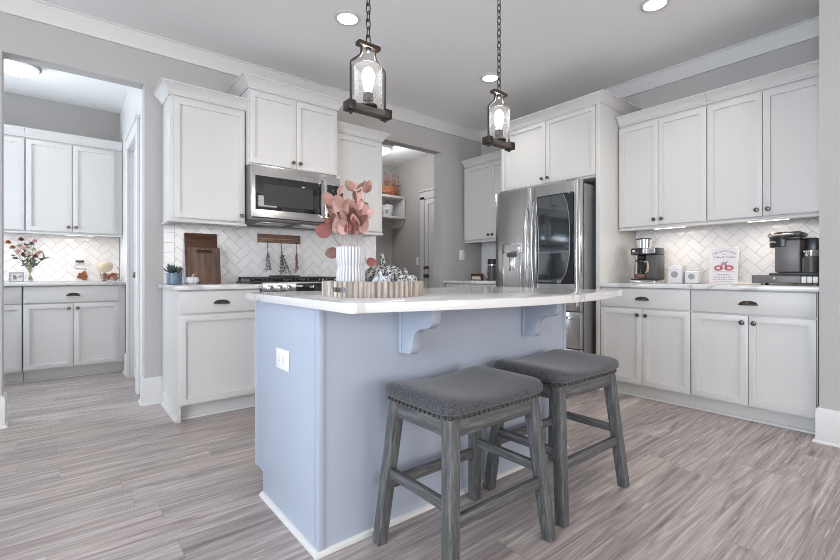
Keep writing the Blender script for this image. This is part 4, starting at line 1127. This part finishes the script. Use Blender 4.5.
# white spoon rest
b = MB(); b.prism([(0, 0), (.17, .01), (.165, .075), (.03, .08)], (0, 0, 0), (1, 0, 0), (0, 1, 0), (0, 0, 1), .018, .004)
o = b.build('spoon_rest', M['cream']); o.location = (3.70, 1.03, ZC); o.rotation_euler = (0, 0, RR); tag(o, 'low cream spoon rest on the counter in front of the printed sign', 'spoon rest')
# pod storage drawer
t = on_right('pod_storage_box', 'dark pod storage drawer box under the grey pod brewer', 'storage drawer', .915, 3.70)
b = MB(); b.box((0, .006, .012), (.352, .32, .066), .003)
for x in (.02, .33):
    for y in (.02, .30): b.box((x-.01, y-.01, 0), (x+.01, y+.01, .0125))
b.build('housing', M['black'], t)
b = MB(); b.box((.004, 0, .014), (.262, .0055, .064), .002); fr = b.build('drawer_front', M['greyplastic'], t)
b = MB(); b.ball((.132, -.008, .042), .009); b.build('knob', M['chrome'], fr)
b = MB()
for i in range(3): b.box((.266+.028*i, -.002, .016), (.290+.028*i, .0055, .058), .003)
part_label(b.build('pod_sleeve', M['plate'], t), 'white pods in the open end')
# pod brewer on the drawer
t = empty('pod_brewer', 'grey and black single-serve pod coffee brewer on the storage drawer', 'coffee maker', (3.70, .842, ZC+.0663), RR)
b = MB(); b.lathe([(0, 0), (.078, 0), (.080, .006), (.076, .016), (.0, .018)], (.078, .13, 0), 36); b.box((.06, .055, 0), (.270, .26, .018), .006); b.build('base', M['charcoal'], t)
b = MB(); b.box((.042, .058, .0182), (.178, .25, .240), .012); b.build('tower', M['greyplastic'], t)
b = MB(); b.lathe([(0, .188), (.072, .188), (.077, .194), (.078, .2575), (0, .2575)], (.078, .13, 0), 44); b.box((.078, .052, .240), (.180, .256, .2575), .004); hd = b.build('brew_head', M['black'], t)
b = MB(); b.lathe([(.079, .258), (.082, .262), (.083, .284), (.076, .292), (.04, .297), (0, .298)], (.078, .13, 0), 44); b.box((.078, .050, .2578), (.184, .258, .292), .012); b.build('lid', M['charcoal'], hd)
b = MB(); P = [(.150, .044, .271)]+[(.078+.0835*math.cos(R(q)), .13+.0835*math.sin(R(q)), .271) for q in range(270, 89, -9)]
b.tube(P, .0085, 8); b.build('lid_handle', M['steelh'], hd)
text('KEURIG', .017, hd, 'logo_lettering', M['plate'], (.078-.0788*math.sin(R(38)), .13-.0788*math.cos(R(38)), .226), (R(90), 0, R(-38)))
b = MB(); b.box((.182, .150, .118), (.250, .26, .250), .012); b.build('water_tank', M['black'], t)
b = MB(); b.box((.1795, .075, .0182), (.268, .26, .1175), .008); b.build('frother_base', M['greyplastic'], t)
b = MB(); b.lathe([(0, .018), (.034, .018), (.035, .11), (.034, .122)], (.236, .040, 0), 28, m=M['charcoal']); b.lathe([(.034, .1222), (.035, .124), (.035, .160), (.032, .163), (0, .164)], (.236, .040, 0), 28, m=M['chrome']); b.box((.196, .030, .148), (.206, .05, .160), .002, m=M['chrome']); b.build('frother_cup', None, t)
# ------------------------------------------------------------------ corner counter beyond the refrigerator
t = on_right('air_pot', 'black and steel coffee pot on the corner counter beside the refrigerator', 'coffee pot', 3.43, 3.72)
b = MB(); b.lathe([(0, 0), (.065, 0), (.067, .006), (.056, .165), (.056, .17), (0, .17)], (.07, .07, 0), 32, m=M['charcoal']); b.build('body', None, t)
b = MB(); b.lathe([(.0565, .1702), (.058, .172), (.058, .183), (.0565, .185)], (.07, .07, 0), 32, m=M['chrome']); b.build('collar', None, t)
b = MB(); b.lathe([(0, .1855), (.056, .1855), (.058, .20), (.057, .235), (.05, .245), (0, .247)], (.07, .07, 0), 32); b.build('lid', M['black'], t)
b = MB(); b.box((.045, -.004, .03), (.068, .012, .14), .004); b.build('sight_strip', M['chrome'], t)
t = on_right('wooden_box', 'small brown wooden sign block with cream lettering in the corner', 'sign block', 3.775, 3.86)
b = MB(); b.box((0, 0, 0), (.175, .04, .078), .002); bb = b.build('block', M['board_dark'], t)
b = MB(); b.box((.018, -.0012, .008), (.165, -.0001, .036)); 
for x in (.03, .075, .12): b.ball((x+.01, -.0008, .04), .018, sc=(1, .03, .6))
part_label(b.build('painted_band', M['cream'], bb), 'cream painted scroll')
b = MB()
# ------------------------------------------------------------------ pantry counter
t = empty('picture_frame', 'small framed leaf picture on the pantry counter beside the flower vase', 'picture frame', (-.405, 5.62, ZC)); t.rotation_euler = (R(-8), 0, 0)
b = MB()
for a, c in (((0, 0, 0), (.105, .012, .010)), ((0, 0, .082), (.105, .012, .092)), ((0, 0, .010), (.010, .012, .082)), ((.095, 0, .010), (.105, .012, .082))): b.box(a, c, .001)
b.build('frame', M['ltgrey'], t)
b = MB(); b.box((.010, .005, .010), (.095, .009, .082), m=M['paper']); pc = b.build('picture', None, t)
b = MB()
for i in range(7): leaf(b, (.03+.007*i, .0045, .04+.002*(i % 3)), (math.cos(i), 0, math.sin(i*1.3)), (0, -1, 0), .028, .016, M['tan'], 0)
b.build('leaf_print', None, pc)
t = empty('flower_vase', 'clear glass vase on the pantry counter with dried flowers in it', 'vase', (-.255, 5.60, ZC))
b = MB(); b.lathe([(0, .002), (.036, .002), (.038, .006), (.030, .05), (.027, .09), (.034, .14), (.043, .165)], n=28, cap=False); b.build('glass_body', M['glass'], t)
t = empty('flower_bunch', 'dried bunch of pink, cream and rust flowers in the clear pantry vase', 'dried flowers', (-.255, 5.60, ZC)); rnd = random.Random(21)
heads = [(-.175, .325, 'orange'), (-.145, .285, 'orange'), (-.075, .355, 'berry'), (-.10, .25, 'leaf_pink'), (-.06, .28, 'leaf_pink'), (-.02, .29, 'cream'), (.01, .32, 'ltgrey'), (.035, .345, 'leaf_pink'), (-.055, .225, 'berry'), (-.015, .235, 'cream'), (.03, .27, 'cream'), (.06, .235, 'leaf_pink'), (.085, .25, 'cream'), (.045, .21, 'berry'), (-.09, .30, 'cream'), (-.12, .225, 'green'), (.115, .205, 'green'), (.0, .20, 'green'), (-.04, .315, 'green'), (.075, .20, 'green')]
for hx_, hz_, mt in heads:
    hx_, hz_ = hx_*.86, hz_*1.10
    hy = rnd.uniform(-.05, .05); b = MB()
    top_ = Vector((hx_, hy, hz_)); pts = [Vector((-hx_*.15, -hy*.15, .012))*(1-a)**2+Vector((hx_*.1, hy*.1, .15))*2*a*(1-a)+top_*a*a for a in [i/7 for i in range(8)]]
    b.tube(pts, .0018, 5); st = b.build('stalk', M['stalk'], t)
    b = MB()
    if mt == 'green':
        for i in range(9): leaf(b, pts[4+i % 4], (rnd.uniform(-1, 1), rnd.uniform(-1, 1), rnd.uniform(-.2, 1)), (0, -1, .4), .045, .016, M['green'], .2)
    else:
        for i in range(16):
            a = i*2.4; el = -.2+1.6*i/16; leaf(b, top_, (math.cos(a)*math.cos(el), math.sin(a)*math.cos(el), math.sin(el)), (0, 0, 1), .034, .022, M[mt], -.5)
    b.build('flower_head', None, st, ang=70)
# leaf print card
t = empty('leaf_print_card', 'white card with a brown leaf below the pantry outlet', 'card', (.090, 5.70, ZC)); t.rotation_euler = (R(-8), 0, 0)
b = MB(); b.box((0, 0, 0), (.104, .008, .150), .001); cdp = b.build('card', M['paper'], t)
b = MB()
for a, L, w in ((0, .085, .05), (.75, .062, .036), (-.75, .062, .036), (1.5, .045, .03), (-1.5, .045, .03)):
    leaf(b, (.048, -.0035, .030), (math.sin(a+.4), 0, math.cos(a+.4)), (0, -1, 0), L, w, M['orange'], 0)
b.build('leaf_print', None, cdp)
for i, s_ in enumerate(('Hello', 'fall')): text(s_, .030, cdp, 'lettering', M['ink'], (.030+.044*i, -.0006, .130-.004*i), rotp)
# glass bowl with brown pods, felt mushroom
t = empty('glass_bowl', 'round clear glass bowl filled with brown dried pods on the pantry counter', 'bowl', (.372, 5.61, ZC))
b = MB(); b.lathe([(0, .002), (.045, .002), (.075, .03), (.088, .075), (.080, .12), (.060, .150)], n=36, cap=False); b.build('bowl', M['glass'], t)
rnd = random.Random(9)
b = MB()
for i in range(80):
    a = rnd.uniform(0, 2*PI); r_ = .068*math.sqrt(rnd.random()); b.ball((r_*math.cos(a), r_*math.sin(a), rnd.uniform(.018, .078)), rnd.uniform(.009, .015), u=8, v=6, sc=(1, 1, rnd.uniform(.7, 1.2)), m=rnd.choice([M['orange'], M['leaf_brown'], M['tan'], M['berry']]))
o = b.build('dried_pods', None); o.location = (.372, 5.61, ZC+.001); o['kind'] = 'stuff'; o['label'] = 'brown dried pods heaped in the pantry glass bowl'
t = empty('felt_mushroom', 'tan felt mushroom ornament beside the pantry glass bowl', 'ornament', (.318, 5.50, ZC))
b = MB(); b.lathe([(0, 0), (.024, 0), (.026, .004), (.010, .012), (.007, .05), (.008, .137), (0, .142)], n=18); b.build('stalk', M['twig'], t)
b = MB(); b.lathe([(0, .0), (.066, .004), (.070, .010), (.052, .022), (.022, .032), (0, .034)], n=32, mtx=Matrix.Translation((.006, 0, .140)) @ Matrix.Rotation(R(-20), 4, 'Y') @ Matrix.Rotation(R(52), 4, 'X')); b.lathe([(0, .034), (.020, .0345), (.021, .037), (0, .038)], n=20, m=None, mtx=Matrix.Translation((.006, 0, .140)) @ Matrix.Rotation(R(-20), 4, 'Y') @ Matrix.Rotation(R(52), 4, 'X')); b.build('cap', M['tan'], t)
# ------------------------------------------------------------------ mudroom cubby shelf and its contents
t = empty('wall_shelf', 'white cubby wall shelf with bracket inside the mudroom', 'shelf', (2.5, 5.748, 0))
b = MB(); b.box((0, -.36, 2.125), (1.585, 0, 2.16), .002); b.build('shelf_board', M['white'], t)
b = MB(); b.box((0, -.36, 1.815), (1.585, 0, 1.845), .002); b.build('shelf_board', M['white'], t)
for x in (0, .78, 1.545):
    b = MB(); b.box((x, -.355, 1.845), (x+.04, 0, 2.125), .001); b.build('side_panel', M['white'], t)
for x in (.0, .78, 1.545):
    b = MB(); b.prism([(0, 1.8145), (-.33, 1.8145), (-.33, 1.78), (-.24, 1.69), (0, 1.69)], (x, 0, 0), (0, 1, 0), (0, 0, 1), (1, 0, 0), .038, .001); b.build('bracket', M['white'], t)
b = MB(); b.box((0, -.03, 1.845), (1.585, -.001, 2.125)); b.build('back_board', M['shelfback'], t)
t = empty('wicker_basket', 'orange-brown wicker basket of dried stems on top of the mudroom shelf', 'basket', (3.84, 5.50, 2.1605))
b = MB()
for i in range(8):
    z = .010+.0165*i; r_ = .105+.02*math.sin(i/7*PI)
    P = [(r_*1.25*math.cos(2*PI*k/28), r_*.9*math.sin(2*PI*k/28), z+.004*(-1)**k*(1 if i % 2 else -1)) for k in range(28)]
    b.tube(P, .0095, 6, closed=True)
b.lathe([(0, .002), (.11, .002), (.115, .01), (0, .012)], n=24); b.build('woven_body', M['orange'], t)
b = MB(); rnd = random.Random(4)
for i in range(20):
    d = Vector((rnd.uniform(-.2, 1.0), rnd.uniform(-.5, .5), rnd.uniform(.6, 1.5))).normalized(); L = rnd.uniform(.14, .30); p = Vector((rnd.uniform(-.06, .06), rnd.uniform(-.04, .04), .05))
    b.tube([p, p+d*L*.5+Vector((0, 0, .01)), p+d*L], .005, 5, m=M['orange']); b.ball(p+d*L, .013, u=8, v=5, m=rnd.choice([M['berry'], M['twig'], M['orange']]))
b.build('dried_stems', None, t)
t = empty('white_lantern', 'small white lantern jar with a grey heart on the mudroom shelf', 'lantern', (3.80, 5.47, 1.8455))
b = MB(); b.lathe([(0, 0), (.072, 0), (.075, .005), (.085, .13), (.080, .14), (0, .14)], n=28); b.build('jar', M['ceramic'], t)
b = MB(); b.lathe([(0, .1402), (.088, .1402), (.090, .160), (.06, .172), (0, .174)], n=28); b.build('lid', M['plate'], t)
b = MB(); b.tube([(-.045, 0, .172), (-.038, 0, .205), (0, 0, .225), (.038, 0, .205), (.045, 0, .172)], .006, 8); b.build('handle', M['iron'], t)
b = MB(); b.prism([(0, -.04), (.03, -.004), (.028, .018), (.012, .024), (0, .012), (-.012, .024), (-.028, .018), (-.03, -.004)], (-.052, -.066, .075), (.777, -.63, 0), (0, 0, 1), (-.63, -.777, 0), .006, .001); b.build('heart', M['ltgrey'], t)
